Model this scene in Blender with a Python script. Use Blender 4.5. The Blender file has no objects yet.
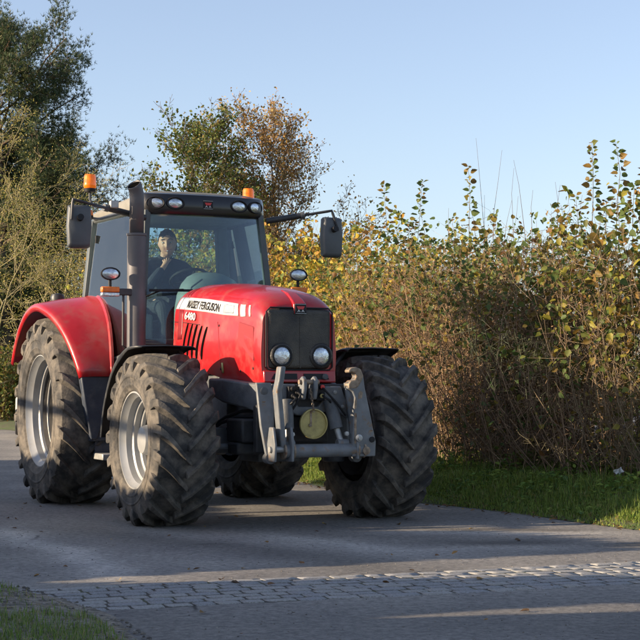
import bpy, bmesh, math, random
import numpy as np
from mathutils import Vector, Matrix
PI = math.pi
R = math.radians
random.seed(7)
rng = np.random.default_rng(11)
scene = bpy.context.scene
col = scene.collection

# ------------------------------------------------------------------ camera
cam_d = bpy.data.cameras.new('camera')
cam = bpy.data.objects.new('camera', cam_d)
col.objects.link(cam)
cam.location = (0, 0, 1.18)
cam.rotation_euler = (R(90 + 2.39), 0, 0)
cam_d.sensor_width = 36
cam_d.lens = 1559.2 / 640 * 36
cam_d.clip_start = 0.1
cam_d.clip_end = 4000
scene.camera = cam

# ------------------------------------------------------------------ light
SUN_EL = 15.0
SUN_AZ = 15.0                         # light travels to +x, turned this much towards +y
ce = math.cos(R(SUN_EL))
travel = Vector((math.cos(R(SUN_AZ)) * ce, math.sin(R(SUN_AZ)) * ce, -math.sin(R(SUN_EL))))
w = bpy.data.worlds.new('World')
scene.world = w
w.use_nodes = True
nt = w.node_tree
nt.nodes.clear()
sky = nt.nodes.new('ShaderNodeTexSky')
sky.sky_type = 'NISHITA'
sky.sun_disc = False
sky.sun_elevation = R(SUN_EL)
sky.sun_rotation = math.atan2(-travel.x, -travel.y) % (2 * PI)
sky.air_density = 1.0
sky.dust_density = 0.8
sky.ozone_density = 2.6
bg = nt.nodes.new('ShaderNodeBackground')
bg.inputs['Strength'].default_value = 0.114
wo = nt.nodes.new('ShaderNodeOutputWorld')
hs = nt.nodes.new('ShaderNodeHueSaturation')          # pale, slightly milky autumn sky
hs.inputs['Saturation'].default_value = .78
nt.links.new(sky.outputs[0], hs.inputs['Color'])
tn = nt.nodes.new('ShaderNodeMix')
tn.data_type = 'RGBA'
tn.blend_type = 'MULTIPLY'
tn.inputs[0].default_value = 1
tn.inputs[7].default_value = (.85, .81, .84, 1)
nt.links.new(hs.outputs[0], tn.inputs[6])
nt.links.new(tn.outputs[2], bg.inputs[0])
nt.links.new(bg.outputs[0], wo.inputs[0])
sun_d = bpy.data.lights.new('sun', 'SUN')
sun_d.energy = 4.0
sun_d.angle = R(0.5)
sun_d.color = (1.0, 0.80, 0.56)
sun = bpy.data.objects.new('sun', sun_d)
col.objects.link(sun)
sun.rotation_euler = travel.to_track_quat('-Z', 'Y').to_euler()
vs = scene.view_settings
vs.view_transform = 'Standard'
vs.look = 'None'
vs.exposure = 1.36
vs.gamma = 1.0
scene.cycles.max_bounces = 8
scene.cycles.transparent_max_bounces = 16


# ------------------------------------------------------------------ materials
def nodes(name):
    m = bpy.data.materials.new(name)
    m.use_nodes = True
    t = m.node_tree
    t.nodes.clear()
    out = t.nodes.new('ShaderNodeOutputMaterial')
    return m, t, out


def mixc(t, fac, a, b, mode='MIX'):
    n = t.nodes.new('ShaderNodeMix')
    n.data_type = 'RGBA'
    n.blend_type = mode
    for s, v in ((n.inputs[0], fac), (n.inputs[6], a), (n.inputs[7], b)):
        if hasattr(v, 'is_linked') or isinstance(v, bpy.types.NodeSocket):
            t.links.new(v, s)
        elif isinstance(v, (int, float)):
            s.default_value = v
        else:
            s.default_value = (*v[:3], 1)
    return n.outputs[2]


def ramp(t, src, lo, hi):
    n = t.nodes.new('ShaderNodeMapRange')
    n.inputs[1].default_value = lo
    n.inputs[2].default_value = hi
    t.links.new(src, n.inputs[0])
    return n.outputs[0]


def noise_tex(t, co, scale, detail=4, rough=.55):
    n = t.nodes.new('ShaderNodeTexNoise')
    n.inputs['Scale'].default_value = scale
    n.inputs['Detail'].default_value = detail
    n.inputs['Roughness'].default_value = rough
    t.links.new(co, n.inputs['Vector'])
    return n.outputs[0]


def mat(name, c, rough=.5, metal=0.0, var=.15, vs=7.0, bump=0.0, bs=80.0, coat=0.0,
        dust=None, dust_lo=.5, dust_hi=.75, ds=5.0, emit=None, spec=.5):
    m, t, out = nodes(name)
    p = t.nodes.new('ShaderNodeBsdfPrincipled')
    co = t.nodes.new('ShaderNodeTexCoord').outputs['Object']
    n1 = noise_tex(t, co, vs)
    f = ramp(t, n1, .3, .7)
    a = [x * (1 - var) for x in c]
    b = [min(1, x * (1 + var)) for x in c]
    base = mixc(t, f, a, b)
    rsock = None
    if dust:
        n2 = noise_tex(t, co, ds, 6, .65)
        df = ramp(t, n2, dust_lo, dust_hi)
        base = mixc(t, df, base, dust)
        rr = t.nodes.new('ShaderNodeMapRange')
        rr.inputs[3].default_value = rough
        rr.inputs[4].default_value = min(1, rough + .35)
        t.links.new(df, rr.inputs[0])
        t.links.new(rr.outputs[0], p.inputs['Roughness'])
    else:
        p.inputs['Roughness'].default_value = rough
    t.links.new(base, p.inputs['Base Color'])
    p.inputs['Metallic'].default_value = metal
    p.inputs['Specular IOR Level'].default_value = spec
    if coat:
        p.inputs['Coat Weight'].default_value = coat
        p.inputs['Coat Roughness'].default_value = .08
    if emit:
        p.inputs['Emission Color'].default_value = (*emit[0], 1)
        p.inputs['Emission Strength'].default_value = emit[1]
    if bump:
        n3 = noise_tex(t, co, bs, 5, .6)
        bp = t.nodes.new('ShaderNodeBump')
        bp.inputs['Strength'].default_value = bump
        bp.inputs['Distance'].default_value = .01
        t.links.new(n3, bp.inputs['Height'])
        t.links.new(bp.outputs[0], p.inputs['Normal'])
    t.links.new(p.outputs[0], out.inputs[0])
    return m


def attr_mat(name, trans=.35, rough=.55, bump=0, spec=.3):
    """colour per leaf / twig from a colour attribute, some light through the leaf"""
    m, t, out = nodes(name)
    at = t.nodes.new('ShaderNodeAttribute')
    at.attribute_name = 'tint'
    p = t.nodes.new('ShaderNodeBsdfPrincipled')
    p.inputs['Roughness'].default_value = rough
    p.inputs['Specular IOR Level'].default_value = spec
    co = t.nodes.new('ShaderNodeTexCoord').outputs['Object']
    n = ramp(t, noise_tex(t, co, 30, 3), .25, .75)
    c = mixc(t, n, (.75, .75, .75), (1.2, 1.2, 1.2))
    c2 = mixc(t, 1.0, at.outputs['Color'], c, 'MULTIPLY')
    t.links.new(c2, p.inputs['Base Color'])
    if trans:
        tr = t.nodes.new('ShaderNodeBsdfTranslucent')
        t.links.new(c2, tr.inputs[0])
        mx = t.nodes.new('ShaderNodeMixShader')
        mx.inputs[0].default_value = trans
        t.links.new(p.outputs[0], mx.inputs[1])
        t.links.new(tr.outputs[0], mx.inputs[2])
        t.links.new(mx.outputs[0], out.inputs[0])
    else:
        t.links.new(p.outputs[0], out.inputs[0])
    return m


def glass_mat(name, tint, refl=.12, haze=.04):
    m, t, out = nodes(name)
    tr = t.nodes.new('ShaderNodeBsdfTransparent')
    tr.inputs[0].default_value = (*tint, 1)
    gl = t.nodes.new('ShaderNodeBsdfGlossy')
    gl.inputs['Roughness'].default_value = .015
    gl.inputs[0].default_value = (.95, .97, 1, 1)
    lw = t.nodes.new('ShaderNodeLayerWeight')
    lw.inputs[0].default_value = refl
    df = t.nodes.new('ShaderNodeBsdfDiffuse')
    df.inputs[0].default_value = (.32, .36, .40, 1)  # bluish film: dust on the pane plus a sky veil put into the colour
    co = t.nodes.new('ShaderNodeTexCoord').outputs['Object']
    n = noise_tex(t, co, 3.0, 6, .7)
    hz = t.nodes.new('ShaderNodeMapRange')
    hz.inputs[1].default_value = .35
    hz.inputs[2].default_value = .75
    hz.inputs[3].default_value = haze * .4
    hz.inputs[4].default_value = haze * 1.6
    t.links.new(n, hz.inputs[0])
    m0 = t.nodes.new('ShaderNodeMixShader')
    t.links.new(hz.outputs[0], m0.inputs[0])
    t.links.new(tr.outputs[0], m0.inputs[1])
    t.links.new(df.outputs[0], m0.inputs[2])
    mx = t.nodes.new('ShaderNodeMixShader')
    t.links.new(lw.outputs['Fresnel'], mx.inputs[0])
    t.links.new(m0.outputs[0], mx.inputs[1])
    t.links.new(gl.outputs[0], mx.inputs[2])
    t.links.new(mx.outputs[0], out.inputs[0])
    return m


M = {}
M['red'] = mat('red_paint', (.37, .006, .010), .34, var=.08, vs=3, coat=.45, dust=(.27, .060, .046), dust_lo=.46, dust_hi=.84, ds=5)
M['red_panel'] = mat('dull_red_panel', (.27, .014, .018), .5, var=.08)
M['black'] = mat('black_plastic', (.026, .028, .032), .45, var=.25, bump=.05, bs=200, dust=(.10, .095, .085), dust_lo=.5, dust_hi=1.0, ds=6)
M['mirror'] = mat('mirror_shell_grey', (.075, .082, .09), .5, var=.12, bump=.05, bs=150)
M['visor'] = mat('visor_black', (.010, .010, .012), .30, var=.2, coat=.3)
M['cast'] = mat('grey_castings', (.082, .088, .096), .55, var=.3, vs=10, bump=.25, bs=60, dust=(.17, .15, .12), dust_lo=.52, dust_hi=.9, ds=9)
M['link'] = mat('worn_grey_linkage_paint', (.150, .158, .166), .5, var=.22, vs=9, bump=.15, bs=70, dust=(.20, .135, .085), dust_lo=.56, dust_hi=.66, ds=11)
M['under'] = mat('dark_castings', (.022, .023, .026), .6, var=.4, vs=12, bump=.3, bs=50, dust=(.07, .062, .05), dust_lo=.5, dust_hi=.85, ds=9)  # darker tone for castings set behind the linkage
M['rust'] = mat('bare_rusty_steel', (.27, .205, .145), .6, metal=.2, var=.4, vs=25, bump=.3, bs=90, dust=(.16, .065, .03), dust_lo=.55, dust_hi=.7, ds=20)
M['tyre'] = mat('dusty_tyre_rubber', (.052, .050, .048), .82, var=.35, vs=7, bump=.4, bs=45, dust=(.225, .195, .160), dust_lo=.42, dust_hi=.72, ds=5.5, spec=.25)
M['rim'] = mat('silver_rim_paint', (.37, .375, .375), .42, metal=.3, var=.1, vs=6, dust=(.25, .22, .17), dust_lo=.5, dust_hi=.9, ds=5)
M['rim_back'] = mat('dark_rim_inside', (.05, .046, .042), .8, var=.3, vs=8, bump=.2, bs=40)  # inner side of the rim in a darker tone
M['exh'] = mat('grey_brown_exhaust', (.105, .100, .106), .55, metal=.25, var=.16, vs=5, bump=.08, bs=100, dust=(.17, .145, .13), dust_lo=.5, dust_hi=.9, ds=3)
M['roof'] = mat('pale_roof_plastic', (.185, .175, .15), .6, var=.12, bump=.08, bs=90, dust=(.21, .19, .145), dust_lo=.5, dust_hi=.9, ds=4)
M['frame'] = mat('cab_frame_grey', (.075, .085, .085), .45, var=.2)
M['inside'] = mat('cab_inside_grey', (.13, .15, .15), .7, var=.15)
M['dash'] = mat('dashboard_green_grey', (.17, .21, .205), .55, var=.12)
M['seat'] = mat('seat_cloth', (.03, .03, .035), .9, var=.2)
M['glass'] = glass_mat('cab_glass', (.80, .90, .94), .35, .06)
M['sideglass'] = glass_mat('side_glass', (.80, .92, .92), .38, .02)
M['lens'] = mat('lamp_lens', (.60, .64, .68), .10, metal=.8, var=.35, vs=30, bump=.40, bs=42)
M['chrome'] = mat('lamp_reflector', (.75, .77, .8), .12, metal=1, var=.1, bump=.4, bs=90)
M['amber'] = mat('amber_lens', (.85, .22, .02), .25, var=.15, vs=30, emit=((1, .22, .01), .35))
M['amber_lit'] = mat('lit_amber_lens', (.80, .15, .008), .18, var=.45, vs=28, emit=((1, .18, .004), .12))
M['amber_dull'] = mat('orange_marker_lens', (.70, .17, .02), .3, var=.15, vs=30)
M['white'] = mat('white_decal', (.58, .58, .56), .45, var=.06)
M['silver'] = mat('silver_blue_decal', (.36, .42, .50), .4, var=.08)
M['ink'] = mat('black_print', (.016, .016, .018), .55, var=.1, spec=.25)
M['void'] = mat('painted_dark_opening', (.004, .004, .004), .9, var=.1, spec=0)
M['dark_red'] = mat('dark_red_print', (.20, .012, .018), .45, var=.1)
M['badge_red'] = mat('badge_red', (.55, .02, .02), .35, var=.1)
M['tan'] = mat('faded_yellow_cover', (.42, .34, .12), .55, var=.2, vs=14, bump=.2, bs=60, dust=(.25, .2, .1), dust_lo=.55, dust_hi=.8, ds=12)
M['step'] = mat('blue_black_panel', (.045, .055, .075), .42, var=.2, dust=(.13, .13, .13), dust_lo=.5, dust_hi=.95, ds=8)
M['alu'] = mat('worn_step_metal', (.38, .38, .37), .5, metal=.5, var=.2, vs=20)
M['skin'] = mat('skin', (.60, .31, .20), .55, var=.06)
M['hair'] = mat('dark_hair', (.03, .022, .018), .6, var=.3, bump=.3, bs=150)
M['jacket'] = mat('navy_jacket', (.022, .026, .040), .85, var=.4, vs=14, bump=1.0, bs=16)
M['trousers'] = mat('dark_trousers', (.02, .022, .028), .85, var=.2, bump=.2, bs=30)
M['eye'] = mat('eye_white', (.7, .68, .65), .2, var=.02)
M['iris'] = mat('iris_dark', (.03, .02, .015), .2, var=.02)
M['lip'] = mat('lips', (.42, .17, .14), .5, var=.05)
M['leaf'] = attr_mat('leaf', .38)
M['twig'] = attr_mat('twig', 0, .8)
M['needle'] = attr_mat('needle', .15)
M['blade'] = attr_mat('grass_blade', .35, .6)
M['litter'] = attr_mat('leaf_litter', .1, .7)
M['carpaint'] = mat('white_car_paint', (.75, .76, .77), .25, var=.03, coat=.5)
M['carglass'] = mat('car_window', (.02, .025, .03), .08, var=.1)
M['wood'] = mat('weathered_wood', (.20, .16, .12), .8, var=.3, vs=14, bump=.4, bs=40)


def grille_mat():
    m, t, out = nodes('grille_mesh')
    p = t.nodes.new('ShaderNodeBsdfPrincipled')
    co = t.nodes.new('ShaderNodeTexCoord').outputs['Object']
    n = ramp(t, noise_tex(t, co, 3.5, 5, .6), .35, .75)
    c = mixc(t, n, (.022, .021, .022), (.105, .090, .068))  # brown end of the mix stands in for a reflection on the mesh
    t.links.new(c, p.inputs['Base Color'])
    p.inputs['Roughness'].default_value = .42
    p.inputs['Metallic'].default_value = .2
    v = t.nodes.new('ShaderNodeTexVoronoi')
    v.inputs['Scale'].default_value = 130
    t.links.new(co, v.inputs['Vector'])
    b = t.nodes.new('ShaderNodeBump')
    b.inputs['Strength'].default_value = .6
    b.inputs['Distance'].default_value = .004
    t.links.new(v.outputs['Distance'], b.inputs['Height'])
    t.links.new(b.outputs[0], p.inputs['Normal'])
    t.links.new(p.outputs[0], out.inputs[0])
    return m


M['grille'] = grille_mat()


def asphalt_mat():
    m, t, out = nodes('worn_asphalt')
    p = t.nodes.new('ShaderNodeBsdfPrincipled')
    co = t.nodes.new('ShaderNodeTexCoord').outputs['Object']
    at = t.nodes.new('ShaderNodeAttribute')
    at.attribute_name = 'tint'
    big = ramp(t, noise_tex(t, co, .9, 7, .65), .3, .7)
    base = mixc(t, big, (.152, .149, .150), (.262, .252, .238))
    grit = ramp(t, noise_tex(t, co, 20, 7, .82), .30, .70)
    base = mixc(t, grit, mixc(t, 1.0, base, (.36, .36, .37), 'MULTIPLY'), mixc(t, 1.0, base, (1.85, 1.82, 1.76), 'MULTIPLY'))
    spk = t.nodes.new('ShaderNodeTexVoronoi')
    spk.inputs['Scale'].default_value = 24
    t.links.new(co, spk.inputs['Vector'])
    sf = ramp(t, spk.outputs['Distance'], .26, .12)
    sel = ramp(t, noise_tex(t, co, 9, 3), .50, .58)
    mul = t.nodes.new('ShaderNodeMath')
    mul.operation = 'MULTIPLY'
    t.links.new(sf, mul.inputs[0])
    t.links.new(sel, mul.inputs[1])
    base = mixc(t, mul.outputs[0], base, (.24, .235, .225))
    # old cracks, filled with dirt
    wob = t.nodes.new('ShaderNodeTexNoise')
    wob.inputs['Scale'].default_value = 2.2
    wob.inputs['Detail'].default_value = 6
    t.links.new(co, wob.inputs['Vector'])
    add = mixc(t, .14, co, wob.outputs['Color'], 'ADD')
    crk = t.nodes.new('ShaderNodeTexVoronoi')
    crk.feature = 'DISTANCE_TO_EDGE'
    crk.inputs['Scale'].default_value = .5
    t.links.new(add, crk.inputs['Vector'])
    cf = ramp(t, crk.outputs['Distance'], .009, .002)
    csel = ramp(t, noise_tex(t, co, .8, 3), .60, .68)
    mul2 = t.nodes.new('ShaderNodeMath')
    mul2.operation = 'MULTIPLY'
    t.links.new(cf, mul2.inputs[0])
    t.links.new(csel, mul2.inputs[1])
    base = mixc(t, mul2.outputs[0], base, (.06, .058, .056))
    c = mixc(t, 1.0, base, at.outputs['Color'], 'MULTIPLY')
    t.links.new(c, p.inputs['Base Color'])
    p.inputs['Roughness'].default_value = .78
    p.inputs['Specular IOR Level'].default_value = .35
    b = t.nodes.new('ShaderNodeBump')
    b.inputs['Strength'].default_value = .55
    b.inputs['Distance'].default_value = .012
    hn = t.nodes.new('ShaderNodeMath')
    hn.operation = 'ADD'
    t.links.new(grit, hn.inputs[0])
    t.links.new(ramp(t, noise_tex(t, co, 7, 5), .2, .8), hn.inputs[1])
    t.links.new(hn.outputs[0], b.inputs['Height'])
    t.links.new(b.outputs[0], p.inputs['Normal'])
    t.links.new(p.outputs[0], out.inputs[0])
    return m


M['asphalt'] = asphalt_mat()
M['sett'] = mat('sett_stone', (.31, .313, .325), .75, var=.3, vs=9, bump=.5, bs=50, dust=(.15, .14, .125), dust_lo=.42, dust_hi=.72, ds=14)
M['sett2'] = mat('pale_sett_stone', (.36, .355, .345), .75, var=.25, vs=9, bump=.5, bs=50, dust=(.18, .165, .14), dust_lo=.42, dust_hi=.72, ds=14)
M['joint'] = mat('mossy_joint_dirt', (.060, .053, .042), .95, var=.4, vs=12, bump=.5, bs=50, dust=(.095, .105, .04), dust_lo=.52, dust_hi=.7, ds=4)
M['soil'] = mat('verge_soil', (.085, .075, .045), .95, var=.4, vs=8, bump=.6, bs=30, dust=(.065, .10, .026), dust_lo=.38, dust_hi=.55, ds=3)
M['gravel_soil'] = mat('gravelly_soil', (.21, .18, .14), .95, var=.5, vs=22, bump=.8, bs=60, dust=(.06, .055, .04), dust_lo=.5, dust_hi=.7, ds=9)
M['field'] = mat('field_grass', (.055, .085, .022), .95, var=.35, vs=.4, bump=.5, bs=8)
M['stone'] = mat('small_stone', (.20, .185, .16), .85, var=.4, vs=4)


# ------------------------------------------------------------------ mesh helpers
class MB:
    def __init__(s):
        s.v, s.f = [], []

    def add(s, vs, fs):
        o = len(s.v)
        s.v += [tuple(p) for p in vs]
        s.f += [tuple(i + o for i in q) for q in fs]
        return s

    def box(s, x0, x1, y0, y1, z0, z1, mtx=None):
        vs = [Vector((x, y, z)) for x in (x0, x1) for y in (y0, y1) for z in (z0, z1)]
        if mtx is not None:
            vs = [mtx @ p for p in vs]
        return s.add(vs, [(0, 1, 3, 2), (4, 6, 7, 5), (0, 4, 5, 1), (2, 3, 7, 6), (0, 2, 6, 4), (1, 5, 7, 3)])

    def tube(s, pts, r, n=10, cap=True):
        pts = [Vector(p) for p in pts]
        rs = r if isinstance(r, (list, tuple)) else [r] * len(pts)
        rings = []
        up = None
        for i, p in enumerate(pts):
            d = (pts[min(i + 1, len(pts) - 1)] - pts[max(i - 1, 0)]).normalized()
            if up is None:
                up = Vector((0, 0, 1)) if abs(d.z) < .9 else Vector((1, 0, 0))
            a = d.cross(up).normalized()
            up = a.cross(d).normalized()
            rings.append([p + (a * math.cos(2 * PI * k / n) + up * math.sin(2 * PI * k / n)) * rs[i] for k in range(n)])
        vs = [q for rg in rings for q in rg]
        fs = [(i * n + k, i * n + (k + 1) % n, (i + 1) * n + (k + 1) % n, (i + 1) * n + k) for i in range(len(pts) - 1) for k in range(n)]
        if cap:
            fs += [tuple(range(n))[::-1], tuple((len(pts) - 1) * n + k for k in range(n))]
        return s.add(vs, fs)

    def lathe(s, prof, o=(0, 0, 0), axis=(0, 1, 0), n=48, close=False):
        """prof: (radius, distance along axis)"""
        ax = Vector(axis).normalized()
        o = Vector(o)
        u = ax.orthogonal().normalized()
        v = ax.cross(u)
        vs = []
        for r, a in prof:
            for k in range(n):
                t = 2 * PI * k / n
                vs.append(o + ax * a + (u * math.cos(t) + v * math.sin(t)) * r)
        fs = []
        m = len(prof)
        for i in range(m if close else m - 1):
            j = (i + 1) % m
            for k in range(n):
                fs.append((i * n + k, i * n + (k + 1) % n, j * n + (k + 1) % n, j * n + k))
        if not close:
            if prof[0][0] > 1e-4:
                pass
        return s.add(vs, fs)

    def disc(s, o, axis, r, n=32):
        ax = Vector(axis).normalized()
        o = Vector(o)
        u = ax.orthogonal().normalized()
        v = ax.cross(u)
        return s.add([o + (u * math.cos(2 * PI * k / n) + v * math.sin(2 * PI * k / n)) * r for k in range(n)], [tuple(range(n))])

    def prism(s, pts, d, base=None):
        """pts: 3-D outline; extruded by vector d"""
        d = Vector(d)
        n = len(pts)
        a = [Vector(p) for p in pts]
        vs = a + [p + d for p in a]
        fs = [tuple(range(n))[::-1], tuple(range(n, 2 * n))]
        fs += [(k, (k + 1) % n, n + (k + 1) % n, n + k) for k in range(n)]
        return s.add(vs, fs)

    def grid(s, fn, nu, nv):
        vs = [fn(i / nu, j / nv) for i in range(nu + 1) for j in range(nv + 1)]
        fs = [(i * (nv + 1) + j, (i + 1) * (nv + 1) + j, (i + 1) * (nv + 1) + j + 1, i * (nv + 1) + j + 1) for i in range(nu) for j in range(nv)]
        return s.add(vs, fs)

    def loft(s, rings, closed=True, cap=True):
        n = len(rings[0])
        vs = [p for rg in rings for p in rg]
        fs = []
        for i in range(len(rings) - 1):
            for k in range(n if closed else n - 1):
                fs.append((i * n + k, i * n + (k + 1) % n, (i + 1) * n + (k + 1) % n, (i + 1) * n + k))
        if cap and closed:
            fs += [tuple(range(n))[::-1], tuple((len(rings) - 1) * n + k for k in range(n))]
        return s.add(vs, fs)

    def build(s, name, m, parent=None, bevel=0, angle=35, solid=0, off=0, seg=2, flip=False):
        me = bpy.data.meshes.new(name)
        me.from_pydata(s.v, [], s.f)
        bm = bmesh.new()
        bm.from_mesh(me)
        bmesh.ops.remove_doubles(bm, verts=bm.verts, dist=1e-5)
        bmesh.ops.recalc_face_normals(bm, faces=bm.faces)
        if flip:
            bmesh.ops.reverse_faces(bm, faces=bm.faces)
        bm.to_mesh(me)
        bm.free()
        me.polygons.foreach_set('use_smooth', [True] * len(me.polygons))
        me.set_sharp_from_angle(angle=R(angle))
        me.materials.append(m)
        o = bpy.data.objects.new(name, me)
        col.objects.link(o)
        if parent is not None:
            o.parent = parent
        if solid:
            md = o.modifiers.new('thick', 'SOLIDIFY')
            md.thickness = solid
            md.offset = off
            if 'glass' in m.name:
                md.use_rim = False
        if bevel:
            md = o.modifiers.new('bevel', 'BEVEL')
            md.width = bevel
            md.segments = seg
            md.limit_method = 'ANGLE'
            md.angle_limit = R(40)
            md.harden_normals = False
        return o


def empty(name, loc=(0, 0, 0), rz=0):
    o = bpy.data.objects.new(name, None)
    o.empty_display_size = .2
    o.location = loc
    o.rotation_euler = (0, 0, rz)
    col.objects.link(o)
    return o


def tag(o, label, cat, group=None, kind=None):
    if label:
        o['label'] = label
    if cat:
        o['category'] = cat
    if group:
        o['group'] = group
    if kind:
        o['kind'] = kind
    return o


def np_mesh(name, V, F, m, tint=None, parent=None, smooth=False, kind=None):
    """fast mesh: V (N,3); F (M,k) of constant face size"""
    me = bpy.data.meshes.new(name)
    k = F.shape[1]
    me.vertices.add(len(V))
    me.vertices.foreach_set('co', np.ascontiguousarray(V, dtype=np.float32).ravel())
    me.loops.add(F.size)
    me.loops.foreach_set('vertex_index', np.ascontiguousarray(F, dtype=np.int32).ravel())
    me.polygons.add(len(F))
    me.polygons.foreach_set('loop_start', np.arange(0, F.size, k, dtype=np.int32))
    me.polygons.foreach_set('loop_total', np.full(len(F), k, dtype=np.int32))
    me.update(calc_edges=True)
    me.validate()
    if smooth:
        me.polygons.foreach_set('use_smooth', [True] * len(me.polygons))
    if tint is not None:
        a = me.color_attributes.new('tint', 'FLOAT_COLOR', 'POINT')
        c = np.ones((len(V), 4), dtype=np.float32)
        c[:, :3] = tint
        a.data.foreach_set('color', c.ravel())
    me.materials.append(m)
    o = bpy.data.objects.new(name, me)
    col.objects.link(o)
    if parent is not None:
        o.parent = parent
    if kind:
        o['kind'] = kind
    return o


def unit(a):
    return a / np.maximum(np.linalg.norm(a, axis=-1, keepdims=True), 1e-9)


def leaves_np(P, D, N, size, width=.8, fold=.12):
    """rounded, folded leaves: P base, D along, N normal, size (n,)"""
    D = unit(D)
    S = unit(np.cross(D, N))
    N = np.cross(S, D)
    T = np.array([(0, 0, 0), (.31, .10, fold * .7), (.46, .38, fold), (.33, .72, fold * .6), (0, 1.05, -.10), (-.33, .72, fold * .6), (-.46, .38, fold), (-.31, .10, fold * .7)])
    T[:, 0] *= width
    n = len(P)
    s = np.asarray(size).reshape(n, 1, 1)
    V = P[:, None, :] + s * (T[None, :, 0:1] * S[:, None, :] + T[None, :, 1:2] * D[:, None, :] + T[None, :, 2:3] * N[:, None, :])
    V = V + rng.normal(0, .035, V.shape) * s
    base = (np.arange(n) * 8)[:, None]
    F = np.concatenate([base + np.array([[0, 1, 2, 3, 4]]), base + np.array([[0, 4, 5, 6, 7]])], 1).reshape(-1, 5)
    return V.reshape(-1, 3), F


def tubes_np(P, rad, sides=3):
    """P (n,k,3), rad (n,k) -> quads"""
    n, k, _ = P.shape
    T = np.gradient(P, axis=1)
    T = unit(T)
    ref = np.where(np.abs(T[..., 2:3]) < .9, np.array([0, 0, 1.0]), np.array([1.0, 0, 0]))
    A = unit(np.cross(T, ref))
    B = np.cross(A, T)
    ang = np.arange(sides) * 2 * PI / sides
    V = P[:, :, None, :] + rad[:, :, None, None] * (np.cos(ang)[None, None, :, None] * A[:, :, None, :] + np.sin(ang)[None, None, :, None] * B[:, :, None, :])
    idx = np.arange(n * k * sides).reshape(n, k, sides)
    a = idx[:, :-1, :]
    b = np.roll(idx, -1, 2)[:, :-1, :]
    c = np.roll(idx, -1, 2)[:, 1:, :]
    d = idx[:, 1:, :]
    F = np.stack([a, b, c, d], -1).reshape(-1, 4)
    return V.reshape(-1, 3), F


def pick(pal, n, jit=.18):
    """colours from a weighted palette"""
    wts = np.array([p[0] for p in pal], float)
    cs = np.array([p[1] for p in pal], float)
    i = rng.choice(len(pal), n, p=wts / wts.sum())
    c = cs[i] * (1 + rng.uniform(-jit, jit, (n, 1)))
    return np.clip(c, 0, 1)


def rdir(n):
    return unit(rng.normal(size=(n, 3)))


# ------------------------------------------------------------------ ground, road
X0, Y0, HEAD = -1.635, 16.221, R(25.07)       # tractor rear axle on the ground, heading

fld = MB().grid(lambda u, v: (-1600 + 3200 * u, -1200 + 3200 * v, -.06), 8, 8).build('field', M['field'])
fld['kind'] = 'structure'

EDGE = [(14, 9.4), (7, 10.9), (4.4, 11.7), (3.2, 12.3), (2.61, 12.8), (2.3, 13.6), (1.95, 14.4), (1.08, 15.8), (.4, 17.6), (-.25, 19.5), (-2.1, 23.5), (-3.9, 28.0), (-5.1, 33), (-6.6, 38.5), (-9.6, 43.5), (-15, 47.5), (-24, 50)]


def resample(pts, step):
    pts = [Vector((*p, 0)) for p in pts]
    out = [pts[0]]
    for a, b in zip(pts, pts[1:]):
        n = max(1, int((b - a).length / step))
        out += [a.lerp(b, (i + 1) / n) for i in range(n)]
    a = np.array([p[:2] for p in out])
    for _ in range(3):                        # soften the corners
        a[1:-1] = (a[:-2] + 2 * a[1:-1] + a[2:]) / 4
    return a


def make_road():
    xs = np.arange(-20, 16.01, .15)
    ys = np.concatenate([np.arange(-14, 6, .5), np.arange(6, 22, .1), np.arange(22, 60, .4)])
    X, Y = np.meshgrid(xs, ys, indexing='ij')
    Z = np.zeros_like(X)
    V = np.stack([X, Y, Z], -1).reshape(-1, 3)
    nx, ny = X.shape
    idx = np.arange(nx * ny).reshape(nx, ny)
    F = np.stack([idx[:-1, :-1], idx[1:, :-1], idx[1:, 1:], idx[:-1, 1:]], -1).reshape(-1, 4)
    # dusty wheel tracks, darker bands, worn patches
    t = np.ones_like(X)

    def band(p, q, wd, amp, soft=1.0):
        p, q = np.array(p), np.array(q)
        d = q - p
        L = np.hypot(*d)
        d = d / L
        s = (X - p[0]) * d[0] + (Y - p[1]) * d[1]
        o = -(X - p[0]) * d[1] + (Y - p[1]) * d[0] + .06 * np.sin(s * 2.1) + .03 * np.sin(s * 5.3 + 1)
        e = 1 / (1 + np.exp(-s / soft * 4)) * 1 / (1 + np.exp(-(L - s) / soft * 4))
        return amp * np.exp(-(o / wd) ** 2) * e
    t += band((-2.6, 12.9), (-1.2, 9.6), .16, .55, .6)
    t += band((-1.2, 12.6), (1.0, 10.6), .28, .22)
    t += band((-.4, 12.4), (.5, 11.4), .15, .35, .5)
    t += band((.6, 11.2), (2.4, 11.8), .2, .25, .5)
    t += band((.4, 12.6), (2.3, 12.5), .16, .35, .5)
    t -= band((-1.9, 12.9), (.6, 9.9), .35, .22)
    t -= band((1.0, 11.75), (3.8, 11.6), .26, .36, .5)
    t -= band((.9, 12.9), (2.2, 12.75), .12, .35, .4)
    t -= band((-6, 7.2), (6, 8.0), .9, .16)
    t += band((-8, 40), (-2.5, 18), .5, .15)
    t += band((-12, 40), (-5, 18), .5, .15)
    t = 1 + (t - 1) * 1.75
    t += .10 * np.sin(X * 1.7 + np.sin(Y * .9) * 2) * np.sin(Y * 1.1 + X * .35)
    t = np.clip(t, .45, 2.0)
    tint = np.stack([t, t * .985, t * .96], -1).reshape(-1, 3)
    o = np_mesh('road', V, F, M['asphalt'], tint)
    o['kind'] = 'structure'


make_road()

# ---- strip of stone setts across the mouth of the lane
strip_o = np.array([-1.18, 8.18])
su = np.array([.940, .342])
sv = np.array([-.342, .940])


def spt(u, v, z):
    p = strip_o + su * u + sv * v
    return (p[0], p[1], z)


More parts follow.
